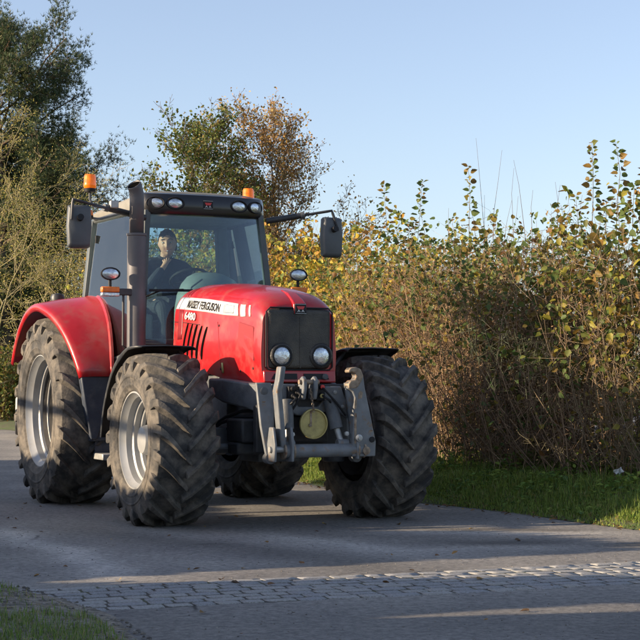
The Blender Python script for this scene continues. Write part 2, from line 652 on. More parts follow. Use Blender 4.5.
SW, SL = 1.0, 5.6
jt = MB().grid(lambda a, b: spt(-.50 * b + a * (SL + .50 * b), b * (SW - .06) + .03 + .012 * math.sin(a * 61), .0015), 40, 4)
strip = jt.build('sett_strip', M['joint'])
strip['kind'] = 'structure'
sett_meshes = []
for k in range(7):
    bm = bmesh.new()
    r2 = random.Random(k)
    gx = [-.5, -.478, -.17, .17, .478, .5]
    gy = [-.5, -.465, 0, .465, .5]
    nx_, ny_ = 5, 4
    vv = {}
    cut = [r2.uniform(.02, .13) for _ in range(4)]
    skew = r2.uniform(-.05, .05)
    for i in range(nx_ + 1):
        for j in range(ny_ + 1):
            x, y = gx[i], gy[j]
            outer = i in (0, nx_) or j in (0, ny_)
            cn_ = (abs(2 * x) * abs(2 * y)) ** 4
            rnd = 1 - cut[(i > 2) * 2 + (j > 1)] * cn_
            z = -.010 if outer else r2.uniform(-.0010, .0010)
            if not outer and (i in (1, nx_ - 1) or j in (1, ny_ - 1)):
                z -= .0009
            vv[i, j] = bm.verts.new((x * rnd + skew * y + r2.uniform(-.018, .018) * outer, y * rnd + r2.uniform(-.035, .035) * outer, z))
    for i in range(nx_):
        for j in range(ny_):
            f = bm.faces.new((vv[i, j], vv[i + 1, j], vv[i + 1, j + 1], vv[i, j + 1]))
            f.smooth = True
    me = bpy.data.meshes.new('sett')
    bm.to_mesh(me)
    bm.free()
    me.set_sharp_from_angle(angle=R(22))
    me.materials.append(M['sett'] if k % 3 else M['sett2'])
    sett_meshes.append(me)
rows = 8
for r_ in range(rows):
    v = (r_ + .5) * SW / rows
    u = -.50 * v / SW + random.uniform(-.05, .10) - .02
    while u < SL:
        ln = random.uniform(.12, .235)
        o = bpy.data.objects.new('sett', random.choice(sett_meshes))
        o.location = spt(u + ln / 2, v + random.uniform(-.008, .008) + .02 * math.sin(u * 2.3), random.choice((.0042, .0048, .0055, .0062)))
        o.rotation_euler = (random.uniform(-.006, .006), random.uniform(-.005, .005), math.atan2(su[1], su[0]) + random.uniform(-.03, .03) + (PI if random.random() < .5 else 0))
        o.scale = (ln - .010, SW / rows - random.uniform(.010, .024), 1)
        col.objects.link(o)
        o.parent = strip
        u += ln

# ---- right-hand verge: rises from the road edge to the hedge
E = resample(EDGE, .35)
tang = unit(np.gradient(E, axis=0))
nrm = np.stack([tang[:, 1], -tang[:, 0]], 1)          # away from the road
if ((nrm[len(E) // 2]) @ np.array([1.0, .4])) < 0:
    nrm = -nrm
PROF = [(-.10, .004), (.0, .028), (.15, .06), (.5, .13), (1.1, .19), (1.9, .23), (3.2, .24), (6, .22), (10, .15)]


def verge_h(d):
    return np.interp(d, [p[0] for p in PROF], [p[1] for p in PROF])


def make_verge():
    n, m = len(E), len(PROF)
    V = np.zeros((n, m, 3))
    for j, (d, h) in enumerate(PROF):
        wob = .05 * np.sin(np.arange(n) * .9) + rng.uniform(-.035, .035, n)
        dd = d + wob * (d < 2)
        V[:, j, :2] = E + nrm * dd[:, None]
        V[:, j, 2] = h + rng.uniform(-.008, .008, n) * (j > 0)
    idx = np.arange(n * m).reshape(n, m)
    F = np.stack([idx[:-1, :-1], idx[1:, :-1], idx[1:, 1:], idx[:-1, 1:]], -1).reshape(-1, 4)
    o = np_mesh('verge', V.reshape(-1, 3), F, M['soil'], smooth=True)
    o['kind'] = 'structure'


make_verge()


def blades(P, h, wd, pal, lean=.45):
    n = len(P)
    a = rng.uniform(0, 2 * PI, n)
    D = np.stack([np.cos(a), np.sin(a), np.zeros(n)], 1)
    S = np.stack([-np.sin(a), np.cos(a), np.zeros(n)], 1)
    ln = rng.uniform(.1, 1, n)[:, None] * lean
    up = np.array([0, 0, 1.0])
    hh = h[:, None]
    ww = wd[:, None] * .5
    m = P + up * hh * .55 + D * hh * ln * .35
    t = P + up * hh * (1 - ln * .35) + D * hh * ln
    V = np.stack([P - S * ww, P + S * ww, m + S * ww * .75, m - S * ww * .75, t + S * ww * .1, t - S * ww * .1], 1).reshape(-1, 3)
    b = (np.arange(n) * 6)[:, None]
    F = np.concatenate([b + np.array([[0, 1, 2, 3]]), b + np.array([[3, 2, 4, 5]])], 1).reshape(-1, 4)
    return V, F, np.repeat(pick(pal, n), 6, 0)


GREEN = [(5, (.19, .26, .048)), (3, (.26, .33, .062)), (2, (.09, .16, .032)), (1.5, (.23, .24, .06)), (.8, (.30, .25, .11))]


def edge_points(n, s0, s1, d0, d1, power=1.0):
    s = rng.uniform(s0, s1, n)
    i = np.clip(s.astype(int), 0, len(E) - 2)
    f = (s - i)[:, None]
    e = E[i] * (1 - f) + E[i + 1] * f
    d = d0 + (d1 - d0) * rng.uniform(0, 1, n) ** power
    p = e + nrm[i] * d[:, None]
    return np.concatenate([p, verge_h(d)[:, None]], 1), d


# index range of the edge that can be seen (x < 6)
n_e = len(E)
s_lo = int(np.argmax(E[:, 0] < 6.0))
P, d = edge_points(130000, s_lo, min(n_e - 2, s_lo + 75), -.13, 2.3, 1.25)
clump = np.sin(P[:, 0] * 5.1 + 1) * np.sin(P[:, 1] * 4.3) * .5 + .5
keep = rng.uniform(0, 1, len(P)) < np.clip(.45 + .65 * clump, 0, 1) * np.clip(.8 + d / .3, .3, 1)
P, d, clump = P[keep], d[keep], clump[keep]
h = rng.uniform(.04, .17, len(P)) * (.7 + .6 * clump) * np.clip(.45 + d, .4, 1.15)
P2, d2 = edge_points(42000, s_lo - 6, min(n_e - 2, s_lo + 45), -.14, .55)
P = np.concatenate([P, P2])
h = np.concatenate([h, rng.uniform(.025, .11, len(P2)) * np.clip(.6 + d2, .4, 1)])
V, F, T = blades(P, h, rng.uniform(.004, .009, len(P)), GREEN, .85)
g = np_mesh('verge_grass', V, F, M['blade'], T)
tag(g, 'green grass on the verge below the hedge', 'grass', kind='stuff')
# broad-leaved nettles and cow parsley among the grass
P, d = edge_points(34000, s_lo, s_lo + 60, .03, 2.6)
z = rng.uniform(.02, .28, len(P)) * np.clip(d / 1.3, .18, 1) * (.6 + .5 * np.sin(P[:, 0] * 5) * np.sin(P[:, 1] * 4))
P[:, 2] += z
D = rdir(len(P))
D[:, 2] = rng.uniform(-.5, .25, len(P))
N = rdir(len(P)) * .45 + np.array([0, 0, 1])
V, F = leaves_np(P, D, N, rng.uniform(.025, .075, len(P)), .8)
T = np.repeat(pick([(4, (.16, .26, .055)), (3, (.25, .33, .06)), (1, (.09, .165, .05)), (.5, (.30, .28, .07))], len(P)), 8, 0)
g = np_mesh('verge_weeds', V, F, M['leaf'], T)
tag(g, 'low broad leaved weeds along the foot of the hedge', 'weeds', kind='stuff')
# fallen leaves along the road edge and a few out on the road
P, d = edge_points(1500, s_lo, s_lo + 60, -.35, .45, 1.0)
P[:, 2] = np.maximum(P[:, 2], 0) + .012
Pr = np.stack([rng.uniform(-4, 3.4, 130), rng.uniform(7, 18, 130), np.full(130, .010)], 1)
P = np.concatenate([P, Pr])
n = len(P)
D = rdir(n)
D[:, 2] *= .15
V, F = leaves_np(P, D, np.array([0, 0, 1]) + rdir(n) * .3, rng.uniform(.02, .055, n), .85, .15)
T = np.repeat(pick([(3, (.17, .09, .04)), (2, (.26, .15, .05)), (1, (.09, .055, .03)), (.6, (.36, .24, .06))], n), 8, 0)
g = np_mesh('fallen_leaves', V, F, M['litter'], T)
tag(g, 'brown fallen leaves littering the road edge', 'leaf litter', kind='stuff')

# ---- near left corner of the verge: gravelly soil and grass
CORN = [(-3.5, -14), (-1.6, -5), (-.75, 0), (-.45, 3.2), (-.45, 5.2), (-.64, 6.4), (-.90, 7.25), (-1.10, 7.9), (-1.27, 8.2), (-1.56, 8.68), (-1.82, 9.08), (-2.2, 9.55), (-2.9, 10.2), (-4.2, 11.4), (-6, 14), (-8.3, 19.5), (-12.5, 29), (-18, 41)]
Cn = resample(CORN, .18)
ct = unit(np.gradient(Cn, axis=0))
cn = np.stack([-ct[:, 1], ct[:, 0]], 1)
c_lo = int(np.argmax(Cn[:, 1] > 5.6))
if cn[len(Cn) // 3] @ np.array([-1.0, -.2]) < 0:
    cn = -cn
CP = [(-.08, .004), (.0, .016), (.12, .035), (.4, .05), (1.0, .07), (2.2, .12), (5, .2)]
V = np.zeros((len(Cn), len(CP), 3))
for j, (dd, hh) in enumerate(CP):
    V[:, j, :2] = Cn + cn * (dd + rng.uniform(-.04, .04, len(Cn)))[:, None]
    V[:, j, 2] = hh + rng.uniform(-.006, .006, len(Cn)) * (j > 0)
idx = np.arange(len(Cn) * len(CP)).reshape(len(Cn), len(CP))
F = np.stack([idx[:-1, :-1], idx[1:, :-1], idx[1:, 1:], idx[:-1, 1:]], -1).reshape(-1, 4)
o = np_mesh('bank', V.reshape(-1, 3), F, M['gravel_soil'], smooth=True)
o['kind'] = 'structure'


def corner_points(n, s0, s1, d0, d1):
    s = rng.uniform(s0, s1, n)
    i = np.clip(s.astype(int), 0, len(Cn) - 2)
    d = rng.uniform(d0, d1, n)
    p = Cn[i] * (1 - (s - i)[:, None]) + Cn[i + 1] * (s - i)[:, None] + cn[i] * d[:, None]
    return np.concatenate([p, np.interp(d, [q[0] for q in CP], [q[1] for q in CP])[:, None]], 1), d


P, d = corner_points(90000, c_lo, c_lo + 57, .03, 1.6)
# grass near the camera and again where the strip ends, bare gravel in between
y = P[:, 1]
dens = np.clip((7.95 - y) / .25, 0, 1) + np.exp(-((y - 9.15) / .35) ** 2) + .06
dens = dens * (.35 + .65 * (np.sin(P[:, 0] * 9) * np.sin(y * 8 + 1) > -.2))
keep = rng.uniform(0, 1, len(P)) < dens
P = P[keep]
V, F, T = blades(P, rng.uniform(.012, .060, len(P)), rng.uniform(.002, .005, len(P)), [(3, (.16, .25, .045)), (2, (.21, .29, .055)), (1.5, (.30, .27, .12)), (1, (.09, .15, .035))], .9)
g = np_mesh('bank_grass', V, F, M['blade'], T)
tag(g, 'short grass on the gravelly corner at lower left', 'grass', kind='stuff')
# dead straw stalks + gravel stones
P, d = corner_points(1600, c_lo, c_lo + 57, -.02, 1.3)
n = len(P)
a = rng.uniform(0, 2 * PI, n)
L = rng.uniform(.02, .09, n)
Q = P + np.stack([np.cos(a) * L, np.sin(a) * L, rng.uniform(-.004, .012, n)], 1)
P[:, 2] += .006
Q[:, 2] = np.maximum(Q[:, 2], P[:, 2] - .004)
V, F = tubes_np(np.stack([P, Q], 1), np.full((n, 2), .0016))
g = np_mesh('straw', V, F, M['twig'], np.repeat(pick([(2, (.36, .30, .18)), (1, (.22, .17, .1))], n), 6, 0))
tag(g, 'dry straw scattered over the gravelly corner', 'straw', kind='stuff')
ico = np.array([(0, 0, 1), (.9, 0, .3), (.28, .85, .3), (-.72, .53, .3), (-.72, -.53, .3), (.28, -.85, .3), (.7, .5, -.3), (-.28, .85, -.3), (-.9, 0, -.3), (-.28, -.85, -.3), (.7, -.5, -.3)])
icf = np.array([(0, 1, 2), (0, 2, 3), (0, 3, 4), (0, 4, 5), (0, 5, 1), (1, 6, 2), (2, 7, 3), (3, 8, 4), (4, 9, 5), (5, 10, 1), (2, 6, 7), (3, 7, 8), (4, 8, 9), (5, 9, 10), (1, 10, 6)])
P, d = corner_points(7000, c_lo, c_lo + 57, -.12, 1.2)
n = len(P)
NG = 3600
Pg = np.stack([rng.uniform(-4.5, 4, NG), 7 + 10 * rng.uniform(0, 1, NG) ** 1.3, np.full(NG, .001)], 1)
P = np.concatenate([P, Pg])
sz = np.concatenate([rng.uniform(.004, .016, n), rng.uniform(.002, .0065, NG)])
n = len(P)
a = rng.uniform(0, 2 * PI, n)
c_, s_ = np.cos(a), np.sin(a)
L = ico[None] * sz[:, None, None] * rng.uniform(.6, 1.2, (n, 1, 3)) * np.array([1, 1, .7]) * rng.uniform(.8, 1.2, (n, 11, 1))
V = np.stack([L[..., 0] * c_[:, None] - L[..., 1] * s_[:, None], L[..., 0] * s_[:, None] + L[..., 1] * c_[:, None], L[..., 2]], -1) + P[:, None, :]
F = (icf[None] + (np.arange(n) * 11)[:, None, None]).reshape(-1, 3)
g = np_mesh('gravel', V.reshape(-1, 3), F, M['litter'], np.repeat(pick([(2, (.17, .15, .125)), (1, (.27, .25, .22)), (1, (.10, .09, .08))], n), 11, 0))
tag(g, 'loose gravel on the corner and thinly over the road', 'gravel', kind='stuff')

# ================================================================== tractor
# local frame: x forward, y to the tractor's left, z up; origin on the ground under the rear axle
WB = 2.82
tr = empty('tractor', (X0, Y0, 0), -(PI / 2 - HEAD))
tag(tr, 'red farm tractor with grey front linkage facing the camera on the lane', 'tractor')


def wheel(name, x, y, Ro, hw, rr, nlug, phase, front):
    side = 1 if y > 0 else -1
    zc = Ro - .018
    # ---- rim (the part itself)
    b = MB()
    if front:
        prof = [(rr - .06, -hw + .02), (rr + .006, -hw + .012), (rr + .008, -hw + .03), (rr - .03, -hw + .06), (rr - .05, 0), (rr - .035, .07), (rr - .012, .17),
                (rr + .000, hw - .052), (rr + .012, hw - .035), (rr + .012, hw - .022), (rr - .002, hw - .020), (rr - .010, hw - .045),
                (rr - .034, hw - .075), (rr - .040, hw - .125), (rr - .062, hw - .135), (rr - .066, hw - .180), (rr - .090, hw - .19), (rr - .094, hw - .25), (rr - .125, hw - .262),
                (.20, hw - .285), (.165, hw - .262), (.125, hw - .262), (.0, hw - .262)]
    else:
        prof = [(rr - .07, -hw + .03), (rr + .006, -hw + .022), (rr + .008, -hw + .04), (rr - .03, -hw + .07), (rr - .05, 0), (rr - .035, .09), (rr - .012, .20),
                (rr + .000, hw - .062), (rr + .014, hw - .045), (rr + .014, hw - .030), (rr - .002, hw - .028), (rr - .012, hw - .055),
                (rr - .040, hw - .09), (rr - .046, hw - .15), (rr - .072, hw - .162), (rr - .077, hw - .22), (rr - .105, hw - .232), (rr - .110, hw - .31), (rr - .15, hw - .325),
                (.27, hw - .36), (.20, hw - .335), (.14, hw - .335), (.0, hw - .335)]
    k0 = 6
    b = MB().lathe(prof[k0:], (0, 0, 0), (0, side, 0), 64)
    rim = b.build(name, M['rim'], tr, angle=28)
    MB().lathe([(.0, hw - .30), (.16, hw - .30), (rr - .13, hw - .29), (rr - .07, hw - .18)] + prof[k0:k0 - 7:-1] + [prof[0]], (0, 0, 0), (0, side, 0), 64).build('rim_back', M['rim_back'], rim, angle=28)
    rim.location = (x, y, zc)
    rim.rotation_euler = (0, -phase, 0)
    # ---- tyre: carcass and chevron lugs
    b = MB()
    Rb = Ro - .058
    k = (Ro - rr)
    tp = [(rr - .005, -hw + .045), (rr + .02, -hw + .01), (rr + k * .17, -hw - .004), (rr + k * .19, -hw - .010), (rr + k * .22, -hw - .010), (rr + k * .24, -hw - .007), (rr + k * .38, -hw - .012), (rr + k * .40, -hw - .018), (rr + k * .43, -hw - .017), (rr + k * .45, -hw - .011), (rr + k * .55, -hw - .008), (rr + k * .76, -hw + .022), (Rb - .018, -hw + .065),
          (Rb, -hw * .55), (Rb + .006, 0), (Rb, hw * .55), (Rb - .018, hw - .065), (rr + k * .76, hw - .022), (rr + k * .55, hw + .008), (rr + k * .45, hw + .011), (rr + k * .43, hw + .017), (rr + k * .40, hw + .018), (rr + k * .38, hw + .012), (rr + k * .24, hw + .007), (rr + k * .22, hw + .010), (rr + k * .19, hw + .010), (rr + k * .17, hw + .004),
          (rr + .02, hw - .01), (rr - .005, hw - .045)]
    b.lathe(tp, (0, 0, 0), (0, 1, 0), 96)
    dphi = 2 * PI / nlug
    for i in range(nlug):
        for sgn in (-1, 1):
            base = dphi * (i + (.5 if sgn > 0 else 0))
            sp = (.40 if front else .36)
            st = [(-.012, Ro, 0.0, .021), (hw * .22, Ro, .24, .022), (hw * .48, Ro - .003, .52, .025), (hw * .75, Ro - .010, .78, .030), (hw * .93, Ro - .024, .92, .035),
                  (hw + .012, Ro - .064, 1.0, .038), (hw + .020, Ro - .110, 1.03, .037), (hw + .012, Ro - .158, 1.04, .028)]
            rings = []
            for q, (yy, rt, t, wd) in enumerate(st):
                ph = base + sp * t
                if q < 5:
                    yb, rb = yy, Rb - .022
                    wb_ = wd + .016
                else:
                    yb, rb = hw - .04, rt - .02
                    wb_ = wd + .008
                rg = []
                for (yy2, r2, wv) in ((yb, rb, -wb_), (yy, rt, -wd), (yy, rt, wd), (yb, rb, wb_)):
                    a = ph + wv / r2
                    rg.append((math.cos(a) * r2, sgn * yy2, math.sin(a) * r2))
                rings.append(rg)
            b.loft(rings)
    ty = b.build('tyre', M['tyre'], rim, angle=30, bevel=.0035, seg=1)
    # ---- hub and bolts
    b = MB()
    if front:
        b.lathe([(.155, hw - .262), (.150, hw - .20), (.135, hw - .17), (.120, hw - .11), (.112, hw - .09), (.06, hw - .08), (0, hw - .08)], (0, 0, 0), (0, side, 0), 32)
        nb, rb_, yb_ = 10, .185, hw - .275
    else:
        b.lathe([(.15, hw - .335), (.145, hw - .28), (.11, hw - .26), (.105, hw - .20), (.0, hw - .195)], (0, 0, 0), (0, side, 0), 32)
        nb, rb_, yb_ = 10, .225, hw - .35
    b.build('hub', M['rim'], rim, angle=30)
    pm = None
    for i in range(nb):
        a = 2 * PI * i / nb
        if pm is None:
            q = MB().lathe([(.014, 0), (.014, .022), (.008, .028), (.0, .028)], (0, 0, 0), (0, side, 0), 6).build('wheel_bolt', M['alu'], rim)
            pm = q
        else:
            q = pm.copy()
            col.objects.link(q)
        q.location = (math.cos(a) * rb_, side * yb_, math.sin(a) * rb_)
    return rim


TF, TR = 2.0, 2.04
wheel('front_wheel', WB, -TF / 2, .735, .265, .400, 19, .10, True)
wheel('front_wheel', WB, TF / 2 + .03, .735, .265, .400, 19, .23, True)
wheel('rear_wheel', 0, -TR / 2, .940, .31, .555, 20, .05, False)
wheel('rear_wheel', 0, TR / 2, .940, .31, .555, 20, .18, False)

# ---------------------------------------------------------------- bonnet
BX0, BX1 = 1.66, 3.44


def lerp(a, b, t):
    return a + (b - a) * t


def bon(x):
    """half width, shoulder height, top height, exponent"""
    t = (x - BX0) / (BX1 - BX0)
    wv = np.interp(x, [1.66, 2.2, 2.8, 3.2, 3.36, 3.44], [.47, .455, .40, .365, .352, .335])
    zt = np.interp(x, [1.66, 1.9, 2.3, 2.8, 3.1, 3.25, 3.36, 3.42, 3.44], [2.105, 2.115, 2.10, 2.05, 2.00, 1.965, 1.915, 1.872, 1.845])
    zs = zt - np.interp(x, [1.66, 2.8, 3.44], [.40, .34, .20])
    n = np.interp(x, [1.66, 2.8, 3.44], [3.0, 3.0, 3.2])
    return float(wv), float(zs), float(zt), float(n)


def side_y(x, z):
    """half width of the bonnet at x, height z (below the top)"""
    wv, zs, zt, n = bon(x)
    if z <= zs:
        bulge = .012 * math.sin(max(0, min(1, (zs - z) / .5)) * PI)
        return wv + bulge - .05 * max(0, (zs - z - .25))
    q = min(1, (z - zs) / (zt - zs))
    return wv * (1 - q ** n) ** (1 / n)


def bon_ring(x, inset=0.0):
    wv, zs, zt, n = bon(x)
    zb = np.interp(x, [1.66, 2.3, 2.7, 3.0, 3.44], [1.30, 1.30, 1.24, 1.21, 1.20])
    pts = []
    for i in range(7):
        z = lerp(zb, zs, i / 6)
        pts.append((x, -(side_y(x, z) - inset), z))
    m = 14
    for i in range(1, 2 * m):
        t = PI * i / (2 * m)
        c, s_ = math.cos(t), math.sin(t)
        yv = math.copysign(abs(c) ** (2 / n), c) * wv
        pts.append((x, -yv, zs + (zt - zs) * abs(s_) ** (2 / n)))
    for i in range(7):
        z = lerp(zs, zb, i / 6)
        pts.append((x, side_y(x, z) - inset, z))
    return pts


b = MB()
xs = [1.66, 1.72, 1.9, 2.1, 2.3, 2.5, 2.7, 2.9, 3.05, 3.15, 3.22, 3.28, 3.33, 3.37, 3.40, 3.425, 3.44]
b.loft([bon_ring(x) for x in xs])
bonnet = b.build('bonnet', M['red'], tr, angle=40, bevel=.008, seg=3)


def patch(pts2, name, m, off=.003, parent=None, side=-1, thick=.003):
    """polygon given in (x, z), laid on the right-hand bonnet side"""
    n = len(pts2)
    o = [(x, side * (side_y(x, z) + off), z) for x, z in pts2]
    i = [(x, side * (side_y(x, z) + off - thick), z) for x, z in pts2]
    q = MB().add(o + i, [tuple(range(n))] + [(k, (k + 1) % n, n + (k + 1) % n, n + k) for k in range(n)])
    return q.build(name, m, parent or bonnet, angle=30)


def strip_patch(fn_top, fn_bot, x0, x1, name, m, off=.003, side=-1, n=16, nz=5, slant0=0.0, slant1=0.0):
    """band on the bonnet side between two curves z(x); slant shifts x with height at each end"""
    def f(u, v):
        xa = x0 + slant0 * v
        xb = x1 + slant1 * v
        x = lerp(xa, xb, u)
        z = lerp(fn_bot(x), fn_top(x), v)
        return (x, side * (side_y(x, z) + off), z)
    return MB().grid(f, n, nz).build(name, m, bonnet, angle=60, solid=.002, off=0)


def z_top(x):
    return float(np.interp(x, [1.66, 2.0, 2.4, 2.75, 3.1], [2.000, 1.978, 1.945, 1.905, 1.865]))


def z_bot(x):
    return float(np.interp(x, [1.66, 2.0, 2.4, 2.75, 3.1], [1.890, 1.866, 1.83, 1.790, 1.765]))


for sd in (-1, 1):
    strip_patch(z_top, z_bot, 1.675, 1.75, 'silver_stripe', M['silver'], side=sd, n=4, slant0=.03, slant1=.03)
    strip_patch(z_top, z_bot, 1.762, 1.90, 'silver_stripe', M['silver'], side=sd, n=5, slant0=.03, slant1=.03)
    strip_patch(z_top, z_bot, 1.905, 3.03, 'white_stripe', M['white'], side=sd, n=26, slant0=.03, slant1=-.035)
    strip_patch(lambda x: z_top(x) - .002, lambda x: z_bot(x) - .004, 3.07, 3.165, 'white_bar', M['white'], side=sd, n=3, slant0=-.025, slant1=-.025)
    strip_patch(lambda x: z_top(x) - .01, lambda x: z_bot(x) - .008, 3.225, 3.255, 'white_bar', M['white'], side=sd, n=2, slant0=-.025, slant1=-.025)
    # dark red bands at the back of the bonnet side
    strip_patch(lambda x: z_bot(x) - .006, lambda x: 1.60, 1.76, 1.87, 'dark_red_band', M['dark_red'], side=sd, n=4, slant0=.01, slant1=.01, off=.002)
    strip_patch(lambda x: 2.072, lambda x: z_top(x) + .006, 1.77, 1.835, 'dark_red_band', M['dark_red'], side=sd, n=3, off=.002)
    strip_patch(lambda x: 2.072, lambda x: z_top(x) + .006, 1.85, 1.915, 'dark_red_band', M['dark_red'], side=sd, n=3, off=.002)
    # grey ruled square on the white stripe
    strip_patch(lambda x: z_top(x) - .020, lambda x: z_bot(x) + .018, 2.73, 2.94, 'grey_square', M['alu'], side=sd, n=5, off=.0045)
    for k in range(7):
        t0 = (k + .5) / 7
        strip_patch(lambda x, t0=t0: lerp(z_bot(x) + .020, z_top(x) - .022, t0) + .0028, lambda x, t0=t0: lerp(z_bot(x) + .020, z_top(x) - .022, t0) - .0028,
                    2.735, 2.935, 'ruled_line', M['silver'], side=sd, n=4, nz=1, off=.0065)
    # shut line under the stripe at the rear
    strip_patch(lambda x: z_bot(x) - .118, lambda x: z_bot(x) - .124, 1.67, 2.28, 'shut_line', M['ink'], side=sd, n=10, nz=1, off=.0015)
    # crease and seams of the side panels
    for x0, x1, z0, z1 in ((2.63, 2.70, 1.735, 1.26), (1.70, 1.72, 1.74, 1.36)):
        o = [(lerp(x0, x1, q / 8) + .02 * math.sin(q / 8 * PI), lerp(z0, z1, q / 8)) for q in range(9)]
        patch([(x - .0035, z) for x, z in o] + [(x + .0035, z) for x, z in reversed(o)], 'panel_seam', M['dark_red'], off=.0015, side=sd, thick=.001)
    for x_, z_ in ((2.66, 1.70), (2.69, 1.32), (3.30, 1.32), (3.06, 1.30)):
        MB().lathe([(.011, -.003), (.011, .003), (.006, .005), (0, .005)], (x_, sd * side_y(x_, z_), z_), (0, sd, 0), 10).build('panel_fastener', M['ink'], bonnet)
    # cooling slots: curved, leaning
    for k in range(5 if sd < 0 else 5):
        xc = 1.93 + k * .105
        o = []
        for q in range(9):
            v = q / 8
            z = lerp(1.44 - .008 * k, 1.745 - .012 * k, v)
            x = xc + .10 * v ** 1.6 - .02
            o.append((x, z))
        wd = .019
        ring = [(x - wd * (1 if 0 < i < 8 else .5), z) for i, (x, z) in enumerate(o)] + [(x + wd * (1 if 0 < i < 8 else .5), z) for i, (x, z) in reversed(list(enumerate(o)))]
        patch(ring, 'cooling_slot', M['void'], off=.004, side=sd)  # no hole cut: the slot's shade is put in as a black patch
    # dull side panel with chamfered lower corner
    pp = [(3.045, 1.700), (3.06, 1.712), (3.305, 1.668), (3.318, 1.655), (3.330, 1.40), (3.322, 1.388), (3.055, 1.548), (3.045, 1.565)]
    patch([(3.18 + (x - 3.18) * 1.045, 1.565 + (z - 1.565) * 1.05) for x, z in pp], 'panel_gap', M['dark_red'], off=.002, side=sd, thick=.001)
    patch(pp, 'side_panel', M['red_panel'], off=.0045, side=sd)


for sd in (-1, 1):
    strip_patch(lambda x: 1.375, lambda x: 1.285, 2.715, 2.75, 'yellow_sticker', M['tan'], side=sd, n=2, nz=2, off=.003)


def text_mesh(s, size, sx=1.0):
    cu = bpy.data.curves.new('lettering', 'FONT')
    cu.body = s
    cu.size = size
    cu.extrude = 0
    cu.offset = size * .022
    cu.resolution_u = 3
    o = bpy.data.objects.new('lettering', cu)
    col.objects.link(o)
    dg = bpy.context.evaluated_depsgraph_get()
    me = bpy.data.meshes.new_from_object(o.evaluated_get(dg))
    bpy.data.objects.remove(o)
    return me


def side_text(s, size, x0, x1, zline, name, m, side=-1, off=.0085):
    """letters on the bonnet side, squeezed to run from x0 to x1; zline(x) is the base line"""
    me = text_mesh(s, size)
    xs_ = [v.co.x for v in me.vertices]
    a, c = min(xs_), max(xs_)
    for v in me.vertices:
        u = (v.co.x - a) / (c - a)
        if side > 0:
            u = 1 - u
        x = lerp(x0, x1, u) + .12 * v.co.y * (1 if side < 0 else -1)
        z = zline(x) + v.co.y
        v.co = (x, side * (side_y(x, z) + off), z)
    me.materials.clear()
    me.materials.append(m)
    o = bpy.data.objects.new(name, me)
    col.objects.link(o)
    o.parent = bonnet
    sm = o.modifiers.new('thick', 'SOLIDIFY')
    sm.thickness = .001
    return o


for sd in (-1, 1):
    side_text('MASSEY FERGUSON', .098, 1.955, 2.66, lambda x: lerp(z_bot(x), z_top(x), .18), 'maker_lettering', M['ink'], sd)
    side_text('6480', .098, 1.93, 2.19, lambda x: z_bot(x) - .088, 'model_lettering', M['white'], sd)

# nose ridge and badge
b = MB()
b.loft([[(3.13, -.035, 2.0), (3.13, .035, 2.0), (3.13, .035, 1.97), (3.13, -.035, 1.97)],
        [(3.30, -.048, 1.962), (3.30, .048, 1.962), (3.30, .052, 1.90), (3.30, -.052, 1.90)],
        [(3.42, -.056, 1.895), (3.42, .056, 1.895), (3.42, .060, 1.80), (3.42, -.060, 1.80)],
        [(3.468, -.060, 1.862), (3.468, .060, 1.862), (3.468, .064, 1.770), (3.468, -.064, 1.770)]])
b.build('nose_ridge', M['red'], bonnet, bevel=.012, seg=3)


def badge(parent, x, y, z, s, lean=0.0):
    """black plate with a red three-triangle emblem outlined in silver; faces forward"""
    mt = Matrix.Translation((x, y, z)) @ Matrix.Rotation(lean, 4, 'Y')
    pl = MB().box(0, .008, -s, s, -s * .85, s * .85, mt).build('badge', M['ink'], parent, bevel=.002)

    def tri(pts, dx, m, nm):
        q = MB().prism([mt @ Vector((.008 + dx, yy * s, zz * s)) for yy, zz in pts], mt.to_3x3() @ Vector((.002, 0, 0)))
        q.build(nm, m, pl)
    rim_ = [(-.95, .80), (.95, .80), (.95, .72), (-.95, .72)]
    tri(rim_, 0, M['alu'], 'badge_rim')
    tri([(y_, -z_) for y_, z_ in rim_], 0, M['alu'], 'badge_rim')
    tri([(-.72, .42), (-.02, .42), (-.37, -.18)], 0, M['badge_red'], 'emblem')
    tri([(.02, .42), (.72, .42), (.37, -.18)], 0, M['badge_red'], 'emblem')
    tri([(-.30, -.06), (.30, -.06), (0, .42)], .002, M['badge_red'], 'emblem')
    tri([(-.62, -.52), (-.36, -.10), (-.10, -.52), (-.22, -.52), (-.36, -.28), (-.50, -.52)], 0, M['white'], 'emblem_line')
    tri([(.62, -.52), (.36, -.10), (.10, -.52), (.22, -.52), (.36, -.28), (.50, -.52)], 0, M['white'], 'emblem_line')
    return pl


badge(bonnet, 3.470, 0, 1.818, .052, -.10)

# grille: dark, gently bowed, rounded corners
GZ0, GZ1, GW = 1.312, 1.822, .298


def gf(u, v):
    # squircle-ish outline in (y, z)
    y = (u * 2 - 1)
    z = (v * 2 - 1)
    k = 1 - .035 * (abs(y) ** 6) * (abs(z) ** 6)
    yy = y * GW * k * (1 - .02 * (1 - v))
    zz = lerp(GZ0, GZ1, .5 + .5 * z * k)
    x = 3.447 + .020 * (1 - y * y) - (.012 if max(abs(y), abs(z)) > .985 else 0) - .03 * (v - .3) * 0
    return (x, yy, zz)


